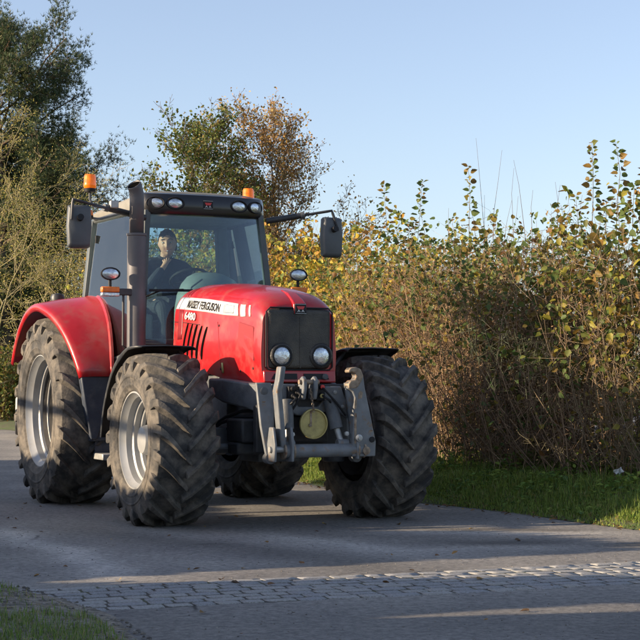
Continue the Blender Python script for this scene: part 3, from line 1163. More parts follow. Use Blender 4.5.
grille = MB().grid(gf, 24, 24).build('grille', M['grille'], tr, angle=60, solid=.012, off=-1)
MB().tube([(3.452, -GW - .006, GZ0 + .02), (3.452, -GW - .006, GZ1 - .03), (3.452, -GW + .03, GZ1 + .006), (3.452, GW - .03, GZ1 + .006), (3.452, GW + .006, GZ1 - .03), (3.452, GW + .006, GZ0 + .02),
           (3.452, GW - .02, GZ0 - .006), (3.452, -GW + .02, GZ0 - .006), (3.452, -GW - .006, GZ0 + .02)], .007, 8, False).build('grille_seal', M['ink'], grille)
MB().box(3.462, 3.470, -.004, .004, GZ0 + .01, GZ1 - .07).build('grille_rib', M['grille'], grille)
# lower red bar with slots
b = MB()
b.loft([[(3.30, -.345, 1.30), (3.30, .345, 1.30), (3.30, .345, 1.195), (3.30, -.345, 1.195)],
        [(3.462, -.330, 1.302), (3.462, .330, 1.302), (3.475, .330, 1.20), (3.475, -.330, 1.20)]])
bar = b.build('nose_bar', M['red'], tr, bevel=.012, seg=3)
for y0, y1 in ((-.265, -.03), (.03, .265)):
    MB().prism([(3.4745, y0, 1.228), (3.4745, y1, 1.228), (3.4665, y1 - .03 * (1 if y1 > .1 else 0), 1.276), (3.4665, y0 + .03 * (1 if y0 < -.1 else 0), 1.276)], (.004, 0, 0)).build('bar_slot', M['ink'], bar)
MB().lathe([(.026, -.01), (.026, .012), (.02, .018), (0, .018)], (3.476, .225, 1.25), (1, 0, 0), 20).build('sensor', M['cast'], bar)
# headlights
for y in (-.165, .195):
    h = MB().lathe([(.112, -.02), (.110, .010), (.100, .022), (.090, .026), (.084, .020), (.082, .006)], (3.452, y * 1.0, 1.425), (1, 0, 0), 40).build('headlight', M['grille'], tr, angle=40)
    MB().lathe([(.083, .010), (.070, .020), (.040, .027), (0, .030)], (3.452, y, 1.425), (1, 0, 0), 36).build('lens', M['lens'], h, angle=50)
    MB().lathe([(.084, .008), (.088, .026), (.078, .027), (.078, .012)], (3.452, y, 1.425), (1, 0, 0), 36).build('lamp_ring', M['ink'], h, angle=40)

# ---------------------------------------------------------------- engine, axle, chassis
b = MB()
b.box(1.1, 3.35, -.24, .24, .62, 1.30)
b.box(1.2, 2.6, -.31, .31, .80, 1.28)
b.build('engine_block', M['cast'], tr, bevel=.02)
b = MB()
b.box(-.45, 1.15, -.26, .26, .50, 1.25)
b.tube([(0, -.80, .92), (0, .80, .92)], .16, 20)
b.tube([(0, -.45, .92), (0, .45, .92)], .24, 20)
b.build('rear_axle_casing', M['cast'], tr, bevel=.02)
# curved cover plates on both sides behind the linkage
for sd in (-1, 1):
    b = MB()
    b.loft([[(2.62, sd * .50, 1.24), (2.62, sd * .50, 1.10), (2.62, sd * .40, 1.10), (2.62, sd * .40, 1.24)],
            [(2.95, sd * .50, 1.235), (2.95, sd * .50, 1.03), (2.95, sd * .40, 1.03), (2.95, sd * .40, 1.235)],
            [(3.30, sd * .42, 1.20), (3.30, sd * .42, .98), (3.30, sd * .30, .98), (3.30, sd * .30, 1.20)],
            [(3.48, sd * .34, 1.19), (3.48, sd * .34, .93), (3.48, sd * .24, .93), (3.48, sd * .24, 1.19)]])
    b.build('side_cover', M['cast'], tr, bevel=.02, seg=3)
b = MB()
b.box(2.70, 2.94, -.62, .62, .60, .82)
b.tube([(WB, -.74, .71), (WB, .74, .71)], .11, 20)
b.box(2.60, 3.04, -.20, .20, .52, .88)
for sd in (-1, 1):
    b.tube([(WB, sd * .62, .50), (WB, sd * .62, .95)], .095, 16)
    b.lathe([(.0, 0), (.17, 0), (.17, .06), (.13, .12), (.13, .2)], (WB, sd * .66, .71), (0, sd, 0), 24)
b.build('front_axle', M['cast'], tr, bevel=.012)
b = MB()
b.tube([(3.02, -.60, .66), (3.06, .60, .66)], .026, 10)
b.tube([(3.02, -.30, .66), (3.02, .30, .66)], .045, 12)
for sd in (-1, 1):
    b.tube([(3.02, sd * .60, .66), (2.9, sd * .64, .66)], .04, 10)
b.build('steering_ram', M['link'], tr)
b = MB()
for y, z in ((-.36, .97), (-.40, .92), (-.33, .88)):
    b.tube([(3.35, y + .06, z), (3.15, y - .04, z - .01), (2.95, y - .1, z - .06), (2.85, y - .18, z - .14)], .014, 8)
b.build('hoses', M['ink'], tr)
b = MB()
b.box(3.05, 3.4, -.50, -.26, .70, .90)
b.box(3.12, 3.36, -.52, -.30, .60, .70)
b.build('valve_block', M['under'], tr, bevel=.02)
b = MB()
b.box(3.05, 3.4, .26, .50, .70, .90)
b.build('valve_block', M['cast'], tr, bevel=.02)

# ---------------------------------------------------------------- front linkage
lk = MB()
lk.box(3.45, 3.60, -.36, .36, .95, 1.19)          # carrier behind
lk.box(3.44, 3.52, -.42, .42, .62, 1.02)
carrier = lk.build('linkage_carrier', M['under'], tr, bevel=.015)
# wide lower lip of the casting, a wavy bar
wav = [(-.32, 1.19), (-.12, 1.19), (-.115, 1.05), (-.09, 1.0), (.09, 1.0), (.14, 1.06), (.15, 1.17), (.30, 1.17), (.36, 1.02), (.36, .90), (.26, .965), (.20, .98), (.12, .94), (.02, .925), (-.10, .93), (-.18, .965), (-.25, .95), (-.34, .90), (-.36, 1.02)]
MB().prism([(3.58, y, z) for y, z in wav], (.055, 0, 0)).build('front_casting', M['link'], carrier, bevel=.010)


def plate_xz(pts, y0, y1, name, m, parent, bevel=.008):
    return MB().prism([(x, y0, z) for x, z in pts], (0, y1 - y0, 0)).build(name, m, parent, bevel=bevel)


# flat side brackets (right one shows as a pale tapering plate)
for sd in (-1, 1):
    o_ = [(3.60, sd * .47, 1.20), (3.60, sd * .335, 1.20), (3.66, sd * .335, 1.02), (3.72, sd * .36, .56), (3.72, sd * .42, .56), (3.66, sd * .455, .85)]
    pb = MB().prism(o_, (.035, 0, 0)).build('side_bracket', M['link'], carrier, bevel=.008)
    MB().lathe([(.034, 0), (.034, .012), (.02, .016), (.0, .016)], (3.64, sd * .405, 1.13), (1, 0, 0), 16).build('bracket_bolt', M['cast'], pb)
    MB().box(3.655, 3.664, sd * .415 - .018, sd * .415 + .018, .93, 1.05).build('bracket_slot', M['rust'], pb, bevel=.006)
    MB().lathe([(.045, -.02), (.045, .05), (.03, .055), (0, .055)], (3.70, sd * .39, .585), (1, 0, 0), 16).build('bracket_pin', M['cast'], pb)
# cross tube
MB().tube([(3.80, -.30, .645), (3.80, .43, .645)], .055, 20).build('cross_tube', M['link'], carrier)
for y in (-.30, -.22, .36, .42):
    MB().tube([(3.80, y - .008, .645), (3.80, y + .008, .645)], .066, 20).build('tube_collar', M['rust'], carrier)
# lifting arm folded up, tractor's right: slim bent bar
b = MB()
ptsA = [(3.78, -.298, .64), (3.80, -.318, .74), (3.81, -.345, .98), (3.815, -.362, 1.13), (3.83, -.348, 1.22), (3.835, -.335, 1.33)]
rings = []
for (x, y, z) in ptsA:
    wd, dp = (.025, .045)
    rings.append([(x - dp, y - wd, z), (x + dp, y - wd, z), (x + dp, y + wd, z), (x - dp, y + wd, z)])
armA = b.loft(rings).build('lift_arm', M['link'], carrier, bevel=.012, seg=3)
for yo in (-.40, -.245):
    plate_xz([(3.74, .56), (3.87, .56), (3.88, .70), (3.84, .84), (3.76, .84), (3.72, .70)], yo - .012, yo + .012, 'arm_lug', M['link'], armA)
MB().tube([(3.81, -.43, .66), (3.81, -.21, .66)], .026, 12).build('arm_pin', M['alu'], armA)
# tractor's left arm: broad plate with an open hook on top
hook = [(.300, .59), (.515, .59), (.520, .71), (.455, 1.0), (.418, 1.16), (.405, 1.255), (.378, 1.312), (.335, 1.330), (.285, 1.322), (.264, 1.300), (.270, 1.280), (.300, 1.288), (.325, 1.280), (.336, 1.250), (.322, 1.224),
        (.286, 1.218), (.262, 1.185), (.266, 1.152), (.305, 1.130), (.322, 1.08), (.310, .84)]
armB = MB().prism([(3.77, y, z) for y, z in hook], (.075, 0, 0)).build('lift_arm', M['link'], carrier, bevel=.010, seg=3)
for yy, zz, ww, hh in ((.375, 1.10, .022, .035), (.330, 1.03, .012, .05), (.470, .80, .02, .012)):
    MB().prism([(3.8445, yy - ww, zz - hh), (3.8445, yy + ww * .6, zz - hh * .8), (3.8445, yy + ww, zz + hh * .5), (3.8445, yy + ww * .1, zz + hh), (3.8445, yy - ww * .8, zz + hh * .4)], (.0025, 0, 0)).build('bare_patch', M['rust'], armB)
armB['label'] = 'broad lifting arm with open rusty hook'
tip = [(.405, 1.255), (.378, 1.312), (.335, 1.330), (.285, 1.322), (.264, 1.300), (.270, 1.280), (.300, 1.288), (.325, 1.280), (.336, 1.250), (.322, 1.224), (.286, 1.218), (.262, 1.185), (.266, 1.152), (.315, 1.150), (.355, 1.165), (.385, 1.21)]
MB().prism([(3.766, y, z) for y, z in tip], (.083, 0, 0)).build('hook_tip', M['rust'], armB, bevel=.009, seg=3)
MB().box(3.843, 3.849, .318, .338, .70, .95).build('worn_edge', M['rust'], armB)
MB().lathe([(.03, 0), (.03, .03), (.016, .036), (.016, .05), (0, .05)], (3.845, .350, .745), (1, 0, 0), 12).build('arm_bolt', M['alu'], armB)
MB().lathe([(.024, 0), (.024, .012), (0, .014)], (3.845, .480, .73), (1, 0, 0), 12).build('arm_hole', M['ink'], armB)
MB().lathe([(.034, 0), (.034, .016), (.02, .02), (0, .02)], (3.845, .425, .640), (1, 0, 0), 12).build('arm_pin', M['rust'], armB)
plate_xz([(3.72, .57), (3.86, .57), (3.86, .72), (3.80, .86), (3.72, .80)], .335, .36, 'arm_lug', M['link'], armB)
# lift cylinders
for sd, y0, y1 in ((-1, -.225, -.245), (1, .165, .245)):
    c_ = MB().tube([(3.69, y0, 1.06), (3.73, lerp(y0, y1, .55), .82)], .056, 18).build('lift_cylinder', M['cast'], carrier, bevel=.004)
    MB().tube([(3.73, lerp(y0, y1, .5), .84), (3.77, y1, .68)], .026, 12).build('cylinder_rod', M['alu'], c_)
    MB().tube([(3.77, y1 - .05, .70), (3.77, y1 + .05, .70)], .036, 12).build('rod_eye', M['link'], c_)
    MB().lathe([(.020, 0), (.020, .02), (0, .024)], (3.80, y1 + .02, .78), (1, 0, 0), 6).build('rod_nut', M['alu'], c_)
# top link bracket: two lugs and a pin
for y in (-.085, .015):
    plate_xz([(3.62, 1.06), (3.73, 1.06), (3.76, 1.15), (3.755, 1.225), (3.72, 1.255), (3.68, 1.235), (3.64, 1.17)], y - .018, y + .018, 'top_link_lug', M['link'], carrier, .010)
MB().tube([(3.715, -.125, 1.205), (3.715, .055, 1.205)], .020, 12).build('top_link_pin', M['rust'], carrier)
for y0_, y1_, z0_, z1_, ports in ((-.20, -.10, 1.06, 1.17, ((-.17, 1.15), (-.17, 1.09), (-.13, 1.12))), (.05, .13, 1.05, 1.19, ((.09, 1.16), (.09, 1.10)))):
    b = MB()
    b.box(3.60, 3.68, y0_, y1_, z0_, z1_)
    for y, z in ports:
        b.tube([(3.67, y, z), (3.71, y, z)], .018, 10)
    cp = b.build('hydraulic_coupling', M['ink'], carrier, bevel=.006)
MB().lathe([(.018, 0), (.018, .012), (0, .014)], (3.71, .09, 1.165), (1, 0, 0), 12).build('red_cap', M['badge_red'], cp)
MB().lathe([(.018, 0), (.018, .012), (0, .014)], (3.71, .085, 1.09), (1, 0, 0), 12).build('yellow_cap', M['tan'], cp)
# power take-off cover, round and yellowed, with a chain
ZP, YP = .862, .005
pc = MB().lathe([(.118, 0), (.124, .012), (.124, .034), (.114, .036), (.112, .018), (.0, .016)], (3.70, YP, ZP), (1, 0, 0), 44).build('pto_cover', M['tan'], carrier, angle=30)
MB().box(3.715, 3.722, YP - .03, YP - .014, ZP + .0, ZP + .12).build('cover_tab', M['rust'], pc)
MB().lathe([(.014, 0), (.014, .012), (0, .014)], (3.717, YP - .03, ZP - .012), (1, 0, 0), 12).build('cover_hole', M['rust'], pc)
b = MB()
for i in range(8):
    z = 1.14 - i * .024
    y = -.030 + .004 * i
    ring = []
    for k in range(9):
        a = 2 * PI * k / 8
        if i % 2:
            ring.append((3.74, y + .009 * math.cos(a), z + .016 * math.sin(a)))
        else:
            ring.append((3.74 + .009 * math.cos(a), y, z + .016 * math.sin(a)))
    b.tube(ring, .0035, 5, False)
b.build('chain', M['rust'], pc)
for y, z in ((-.30, 1.16), (-.27, .98), (.24, 1.12), (.31, 1.0), (-.16, 1.02), (.19, 1.02)):
    MB().lathe([(.017, 0), (.017, .012), (.010, .013), (.010, .022), (0, .022)], (3.635, y, z), (1, 0, 0), 6).build('casting_bolt', M['alu'], carrier, angle=30)
for k, (ya, za, yb, zb_) in enumerate(((-.17, 1.09, -.235, 1.0), (-.13, 1.12, -.20, .96), (.09, 1.10, .17, 1.02), (.09, 1.16, .30, .93))):
    b = MB()
    b.tube([(3.70, ya, za), (3.76, ya, za - .02), (3.765, lerp(ya, yb, .5), lerp(za, zb_, .55)), (3.72, yb, zb_)], .010, 8)
    b.build('hydraulic_hose', M['ink'], carrier)
MB().box(3.50, 3.56, -.22, .22, .70, .93).build('pto_gearbox', M['under'], carrier, bevel=.02)

# ---------------------------------------------------------------- mudguards
for sd in (-1, 1):
    rings = []
    for th in range(18, 154, 5):
        t = R(th)
        yo = np.interp(th, [18, 41, 75, 150], [1.175, 1.25, 1.36, 1.36])
        yi = np.interp(th, [18, 50, 80, 150], [.865, .80, .765, .765])
        rad = np.interp(th, [18, 45, 90, 150], [1.055, 1.06, 1.065, 1.08])
        up = np.interp(th, [18, 40, 70, 100, 150], [0, .02, .075, .08, .05])
        sec = [(rad - .075, yo - .012), (rad - .035, yo), (rad - .012, yo - .004), (rad, yo - .022), (rad + .008, yo - .06), (rad + .02 + up * .3, lerp(yo, yi, .4)), (rad + .02 + up * .75, lerp(yo, yi, .85)),
               (rad + .02 + up, yi + .028), (rad + .045 + up, yi + .018), (rad + .045 + up, yi), (rad - .02 + up, yi - .006), (rad - .25, yi - .02)]
        rings.append([(r_ * math.cos(t), sd * y, .93 + r_ * math.sin(t)) for r_, y in sec])
    fd = MB().loft(rings, closed=False).build('rear_mudguard', M['red'], tr, angle=50, solid=.010, off=0)
    # dark panel and step hanging under the front of the mudguard
    b = MB()
    b.prism([(1.0, sd * 1.17, 1.265), (1.0, sd * .87, 1.265), (.97, sd * .90, .95), (.95, sd * .99, .66), (.95, sd * 1.05, .66), (.98, sd * 1.12, .98)], (-.10, 0, 0))
    b.build('mudguard_extension', M['step'], tr, bevel=.012)
    b = MB()
    b.prism([(.93, sd * 1.06, .64), (.93, sd * .62, .64), (.93, sd * .62, 1.22), (.93, sd * .80, 1.22), (.93, sd * .93, .9)], (-.35, 0, 0))
    b.build('tank', M['step'], tr, bevel=.03)
    st = MB().box(.86, 1.16, sd * .83 - .17, sd * .83 + .17, .47, .53).build('step', M['alu'], tr, bevel=.008)
    MB().box(.84, .88, sd * .83 - .16, sd * .83 + .16, .50, .66).build('step_hanger', M['step'], st)
    # front mudguard: thin curved black sheet
    rings = []
    for th in range(84, 186, 6):
        t = R(th)
        rad = np.interp(th, [84, 110, 150, 186], [.795, .80, .83, .90])
        yo, yi = 1.27 + (.03 if sd > 0 else 0), .72
        if th < 95:
            yo -= (95 - th) * .006
        lip = .055 * min(1, max(0, (th - 82) / 30)) + .006
        sec = [(rad - lip, yo), (rad - lip * .25, yo - .004), (rad, yo - .03), (rad + .006, (yo + yi) / 2), (rad, yi + .03), (rad - .012, yi + .004), (rad - .03, yi)]
        rings.append([(WB + r_ * math.cos(t), sd * y, .715 + r_ * math.sin(t)) for r_, y in sec])
    fg = MB().loft(rings, closed=False).build('front_mudguard', M['black'], tr, angle=50, solid=.008, off=0)
    MB().tube([(WB - .1, sd * .62, .8), (WB - .14, sd * .66, 1.3), (WB - .14, sd * .80, 1.49), (WB - .14, sd * 1.1, 1.50)], .022, 8).build('mudguard_stay', M['black'], fg)

# ---------------------------------------------------------------- cab
def P3(x, y, z):
    return Vector((x, y, z))


AT, AB = (1.19, .585, 2.86), (1.33, .685, 1.55)        # front pillar top / bottom (mirrored)
BT, BB = (-.06, .725, 2.86), (-.02, .845, 1.80)         # rear pillar
cab = MB()
cf = MB()
for sd in (-1, 1):
    m_ = lambda p: (p[0], sd * p[1], p[2])
    for a, c, r_ in ((AT, AB, .036), (BT, BB, .045)):
        a, c = Vector(m_(a)), Vector(m_(c))
        rg = []
        for p in (c, c.lerp(a, .5), a):
            rg.append([(p.x - r_, p.y - r_ * .8, p.z), (p.x + r_, p.y - r_ * .8, p.z), (p.x + r_, p.y + r_ * .8, p.z), (p.x - r_, p.y + r_ * .8, p.z)])
        cf.loft(rg)
    # sills and roof rails
    cf.tube([m_(AT), m_((.6, .67, 2.875)), m_(BT)], .035, 8)
    cf.tube([m_(AB), m_((1.0, .785, 1.44)), m_((.80, .82, 1.41))], .03, 8)
    cf.tube([m_((.80, .82, 1.41)), m_((.42, .805, 1.865)), m_((.14, .815, 2.015)), m_((0, .82, 2.04))], .022, 8)
cf.tube([(AT[0], -AT[1], AT[2]), (AT[0] + .05, 0, AT[2]), (AT[0], AT[1], AT[2])], .035, 8)
cf.tube([(BT[0], -BT[1], BT[2]), (BT[0], BT[1], BT[2])], .04, 8)
cf.tube([(BB[0], -BB[1], 1.95), (BB[0], BB[1], 1.95)], .05, 8)
cf.tube([(AB[0], -AB[1], AB[2] + .02), (AB[0] + .06, 0, AB[2] + .02), (AB[0], AB[1], AB[2] + .02)], .05, 8)
cabframe = cf.build('cab_frame', M['frame'], tr, bevel=.006)
# rear inner wall parts and floor, firewall
b = MB()
b.box(-.08, 1.25, -.72, .72, 1.20, 1.30)
b.box(-.10, -.02, -.76, .76, 1.25, 1.98)
b.box(1.28, 1.36, -.62, .62, 1.25, 1.62)
for sd in (-1, 1):
    b.box(-.10, .34, sd * .66 - .12, sd * .66 + .12, 1.25, 1.95)
b.build('cab_inner_shell', M['inside'], cabframe, bevel=.02)
# left inner pillar seen through the windscreen
b = MB()
for sd in (-1, 1):
    b.loft([[(x, sd * y, z) for x, y, z in ((.02, .60, 1.9), (.10, .60, 1.9), (.10, .74, 1.9), (.02, .74, 1.9))],
            [(x, sd * y, z) for x, y, z in ((.0, .56, 2.85), (.10, .56, 2.85), (.10, .68, 2.85), (.0, .68, 2.85))]])
b.build('inner_pillar', M['inside'], cabframe, bevel=.015)
MB().box(.10, .14, .60, .68, 2.12, 2.25).build('pillar_label', M['white'], cabframe, bevel=.01)
# headlining
MB().box(-.05, 1.16, -.60, .60, 2.82, 2.855).build('headlining', M['inside'], cabframe, bevel=.01)

# roof: rounded slab with a black front visor
def roof_ring(z, ins, zl=0):
    pts = []
    out = [(1.20, -.50, .12), (1.24, 0, 0), (1.20, .50, .12), (-.16, .72, .10), (-.16, -.72, .10)]
    poly = [(1.235, 0), (1.225, .32), (1.195, .53), (1.14, .60), (.98, .645), (.5, .70), (.05, .745), (-.10, .735), (-.19, .66), (-.21, 0)]
    half = [(x - ins * (1 if x > .5 else -1) * (1 if x > 1.1 or x < -.05 else 0), max(0, y - ins)) for x, y in poly]
    for x, y in half:
        pts.append((x, y, z + zl * (x - .5)))
    for x, y in reversed(half[1:-1]):
        pts.append((x, -y, z + zl * (x - .5)))
    return pts


b = MB()
b.loft([roof_ring(2.865, .03), roof_ring(2.872, .0), roof_ring(2.94, -.012, .04), roof_ring(2.982, .012, .07), roof_ring(3.004, .07, .08), roof_ring(3.018, .22, .07)])
roof = b.build('roof', M['roof'], tr, angle=50, bevel=.006)
# visor
def vis(z, dx, dy=0):
    h_ = [(1.05, .655), (1.15, .635), (1.215, .575), (1.255, .40), (1.272, .2), (1.278, 0)]
    f = [(x + dx, y + dy, z) for x, y in h_]
    return f + [(x, -y, z) for x, y, z in reversed(f[:-1])]


VZ = [(2.815, -.045), (2.822, .006), (2.860, .026), (2.965, .020), (3.015, -.006), (3.030, -.05)]
rings = []
for z, dx in VZ:
    o = vis(z, dx)
    i = [(x - .10, y * .86, z) for x, y, _ in reversed(vis(z, dx))]
    rings.append(o + i)
visor = MB().loft(rings).build('visor', M['visor'], roof, angle=40, bevel=.004)
for y in (-.520, -.330, .330, .520):
    bx = np.interp(abs(y), [0, .2, .4, .575], [1.302, 1.296, 1.279, 1.239])
    an = -math.copysign(np.interp(abs(y), [.33, .52], [.12, .42]), y)
    ax = Vector((math.cos(an), -math.sin(an), .05))
    wl = MB().lathe([(.094, -.03), (.094, .006), (.086, .013), (.078, .009), (.075, -.012)], (0, 0, 0), (1, 0, 0), 32).build('work_light', M['ink'], roof, angle=40)
    q = MB().lathe([(.078, -.004), (.060, .006), (0, .011)], (0, 0, 0), (1, 0, 0), 28).build('lens', M['lens'], wl, angle=50)
    wl.location = (bx - .004, y, 2.925)
    wl.scale = (1, 1, .66)
    wl.rotation_euler = (0, 0, math.atan2(ax.y, ax.x))
bp = badge(visor, 1.296, 0, 2.922, .050, -.03)
# gutter along the roof side
for sd in (-1, 1):
    MB().tube([(1.10, sd * .640, 2.868), (.98, sd * .655, 2.868), (.5, sd * .712, 2.868), (.05, sd * .755, 2.868)], .012, 8).build('gutter', M['black'], roof)

# glass panes
def pane(pts, name, m, thick=.006):
    q = MB().add([Vector(p) for p in pts], [tuple(range(len(pts)))])
    return q.build(name, m, tr, solid=thick, off=0)


def wsf(u, v):
    y = lerp(-1, 1, u)
    w_ = lerp(AB[1] - .02, AT[1] - .01, v)
    x = lerp(AB[0] + .02, AT[0] + .01, v) + lerp(.10, .055, v) * (1 - y * y)
    return (x, y * w_, lerp(AB[2] + .02, 2.84, v))


ws = MB().grid(wsf, 14, 4).build('windscreen', M['glass'], tr, angle=60, solid=.005, off=0)
MB().tube([(1.37, -.665, 2.01), (1.42, -.52, 2.075), (1.44, -.30, 2.087)], .009, 6).build('wiper_arm', M['ink'], ws)
MB().box(1.425, 1.44, -.60, -.16, 2.072, 2.096, Matrix.Rotation(0.02, 4, 'X')).build('wiper_blade', M['ink'], ws, bevel=.004)
for sd in (-1, 1):
    s_ = lambda p: (p[0], sd * p[1], p[2])
    py = lambda x, z: (x, sd * (.727 - .110 * (x + .01) - .129 * (z - 2.85)), z)
    pane([py(1.22, 1.58), py(1.0, 1.46), py(.80, 1.44), py(.42, 1.88), py(.14, 2.03), py(.03, 2.06), py(-.01, 2.85), py(.6, 2.852), py(1.15, 2.85)], 'side_window', M['sideglass'])
pane([(BB[0] - .04, -.74, 2.0), (BB[0] - .04, .74, 2.0), (BT[0] - .03, .68, 2.84), (BT[0] - .03, -.68, 2.84)], 'rear_window', M['glass'])
# door handle, rail
for sd in (-1, 1):
    MB().tube([(1.50, sd * .915, 2.02), (1.50, sd * .915, 1.55), (1.44, sd * .82, 1.48)], .012, 8).build('grab_rail', M['black'], cabframe)
    MB().box(.09, .115, sd * .745 - .02, sd * .745 + .02, 2.62, 2.70).build('window_catch', M['ink'], cabframe, bevel=.006)

# inside: dashboard cowl, steering wheel, seat
cow = MB()
rings = []
for x, wv, zt in ((1.30, .28, 2.10), (1.24, .34, 2.20), (1.14, .37, 2.265), (1.02, .36, 2.295), (.96, .33, 2.275), (.93, .28, 2.20)):
    rg = []
    for k in range(13):
        t = PI * k / 12
        rg.append((x, .11 + wv * math.copysign(abs(math.cos(t)) ** .7, math.cos(t)), 1.62 + (zt - 1.62) * math.sin(t) ** .6))
    rings.append(rg)
dsh = cow.loft(rings).build('dashboard', M['dash'], tr, angle=50)
MB().box(.925, .935, -.10, .30, 2.10, 2.20).build('instrument_panel', M['ink'], dsh, bevel=.01)
MB().tube([(1.31, -.19, 2.00), (1.31, -.17, 2.12), (1.31, -.06, 2.20)], .008, 6).build('cowl_edge', M['inside'], dsh)
for yy, zz in ((-.52, 2.02), (-.46, 2.06), (-.40, 2.00)):
    MB().tube([(.55, yy, 1.86), (.60, yy, zz), (.60, yy, zz + .04)], [.010, .010, .018], 8).build('control_lever', M['ink'], tr)
MB().box(.20, .75, -.62, -.36, 1.62, 1.88).build('side_console', M['inside'], tr, bevel=.03)
stw = empty('steering_wheel', (.84, -.02, 2.23), 0)
stw.parent = tr
stw.rotation_euler = (0, R(-28), 0)
b = MB()
ring = [(.19 * math.cos(2 * PI * k / 32), .19 * math.sin(2 * PI * k / 32), 0) for k in range(33)]
b.tube(ring, .014, 8, False)
b.build('wheel_rim', M['ink'], stw)
b = MB()
for k in range(3):
    a = 2 * PI * k / 3
    b.tube([(0, 0, -.03), (.185 * math.cos(a), .185 * math.sin(a), 0)], .012, 8)
b.tube([(0, 0, -.02), (.0, 0, -.45)], .035, 10)
b.build('wheel_spokes', M['ink'], stw)
b = MB()
b.box(.06, .56, -.25, .25, 1.72, 1.84)
b.build('seat_cushion', M['seat'], tr, bevel=.04, seg=3)
b = MB()
b.loft([[(.14, -.24, 1.82), (.14, .24, 1.82), (.02, .24, 1.82), (.02, -.24, 1.82)], [(.10, -.25, 2.15), (.10, .25, 2.15), (-.01, .25, 2.15), (-.01, -.25, 2.15)], [(.05, -.20, 2.42), (.05, .20, 2.42), (-.03, .20, 2.42), (-.03, -.20, 2.42)]])
b.build('seat_back', M['seat'], tr, bevel=.04, seg=3)
MB().box(.12, .44, -.18, .18, 1.29, 1.72).build('seat_base', M['ink'], tr, bevel=.02)

# ---------------------------------------------------------------- exhaust
b = MB()
b.tube([(1.46, -.775, 1.22), (1.46, -.775, 2.585), (1.46, -.775, 2.60)], [.088, .088, .07], 28)
ex = b.build('exhaust_stack', M['exh'], tr, angle=40)
MB().tube([(1.46, -.775, 2.59), (1.46, -.775, 2.93), (1.464, -.781, 2.985), (1.476, -.798, 3.035), (1.486, -.815, 3.058)], .066, 24, False).build('tail_pipe', M['exh'], ex, angle=60, solid=.004)
MB().disc((1.482, -.809, 3.050), (.32, -.54, .78), .063).build('pipe_mouth', M['void'], ex)  # black disc paints in the dark inside of the pipe
MB().tube([(1.46, -.775, 2.575), (1.46, -.775, 2.60)], .095, 28).build('clamp', M['exh'], ex, bevel=.004)

# ---------------------------------------------------------------- mirrors, lamps, beacons
def mirror(sd, root, elbow, drop, head, yaw):
    r0 = MB().tube([root, Vector(root).lerp(Vector(elbow), .55)], .030, 12).build('mirror_arm', M['black'], tr)
    MB().tube([Vector(root).lerp(Vector(elbow), .5), Vector(root).lerp(Vector(elbow), .93), elbow, Vector(elbow).lerp(Vector(drop), .15), drop], .014, 10).build('arm_rod', M['black'], r0)
    MB().tube([Vector(root).lerp(Vector(elbow), .52), Vector(root).lerp(Vector(elbow), .58)], .036, 12).build('arm_joint', M['cast'], r0)
    hd = MB().loft([[(x * k_, y * k_, z * k_) if False else (xx, y * k_, z * k_) for y, z in ((-.105, -.19), (-.075, -.205), (.075, -.205), (.105, -.19), (.118, 0), (.105, .19), (.075, .20), (-.075, .20), (-.105, .19), (-.118, 0))]
                   for xx, k_ in ((-.035, .90), (-.03, .96), (.0, 1.0), (.03, .98), (.05, .90), (.056, .80))
                   for x in (0,)]).build('mirror_head', M['mirror'], r0, angle=50, bevel=.006)
    hd.location = head
    hd.rotation_euler = (0, 0, yaw)
    MB().box(-.042, -.036, -.095, .095, -.175, .175).build('mirror_glass', M['chrome'], hd)
    MB().tube([(.04, 0, .07), (.10, 0, .08)], .03, 12).build('mirror_clamp', M['ink'], hd)
    return r0


mR = mirror(-1, (1.30, -.64, 2.77), (1.50, -1.405, 2.885), (1.50, -1.415, 2.70), (1.43, -1.325, 2.645), -.1)
mL = mirror(1, (1.24, .64, 2.80), (1.42, 1.27, 2.915), (1.42, 1.345, 2.72), (1.36, 1.29, 2.655), .1)
MB().box(1.40, 1.46, -1.03, -.95, 2.83, 2.90).build('arm_bracket', M['alu'], mR, bevel=.008)


def beacon(x, y, z, lit, parent=tr):
    b0 = MB().lathe([(.0, -.03), (.052, -.03), (.056, -.005), (.050, .004)], (x, y, z), (0, 0, 1), 24).build('beacon', M['ink'], tr, angle=40)
    MB().lathe([(.050, 0), (.058, .02), (.058, .05), (.056, .055), (.055, .11), (.048, .130), (.0, .134)], (x, y, z), (0, 0, 1), 28).build('lens', M[lit], b0, angle=40)
    return b0


b1 = beacon(1.44, -1.225, 3.0, 'amber_lit')
MB().tube([(1.44, -1.225, 2.97), (1.44, -1.225, 2.90), (1.44, -1.19, 2.84), (1.44, -1.08, 2.83), (1.43, -1.0, 2.85)], .012, 8).build('beacon_stalk', M['cast'], b1)
b2 = beacon(.95, .565, 3.02, 'amber_lit')
# rear marker lamp beside the roof, right
rl = MB().lathe([(.0, -.03), (.045, -.03), (.045, .0)], (.72, -1.02, 2.83), (0, 0, 1), 20).build('rear_marker_lamp', M['ink'], tr)
MB().lathe([(.044, 0), (.044, .035), (.03, .055), (0, .06)], (.72, -1.02, 2.83), (0, 0, 1), 20).build('lens', M['amber_dull'], rl)
MB().tube([(.72, -1.02, 2.81), (.72, -.90, 2.80), (.72, -.70, 2.86)], .012, 8).build('lamp_stalk', M['cast'], rl)


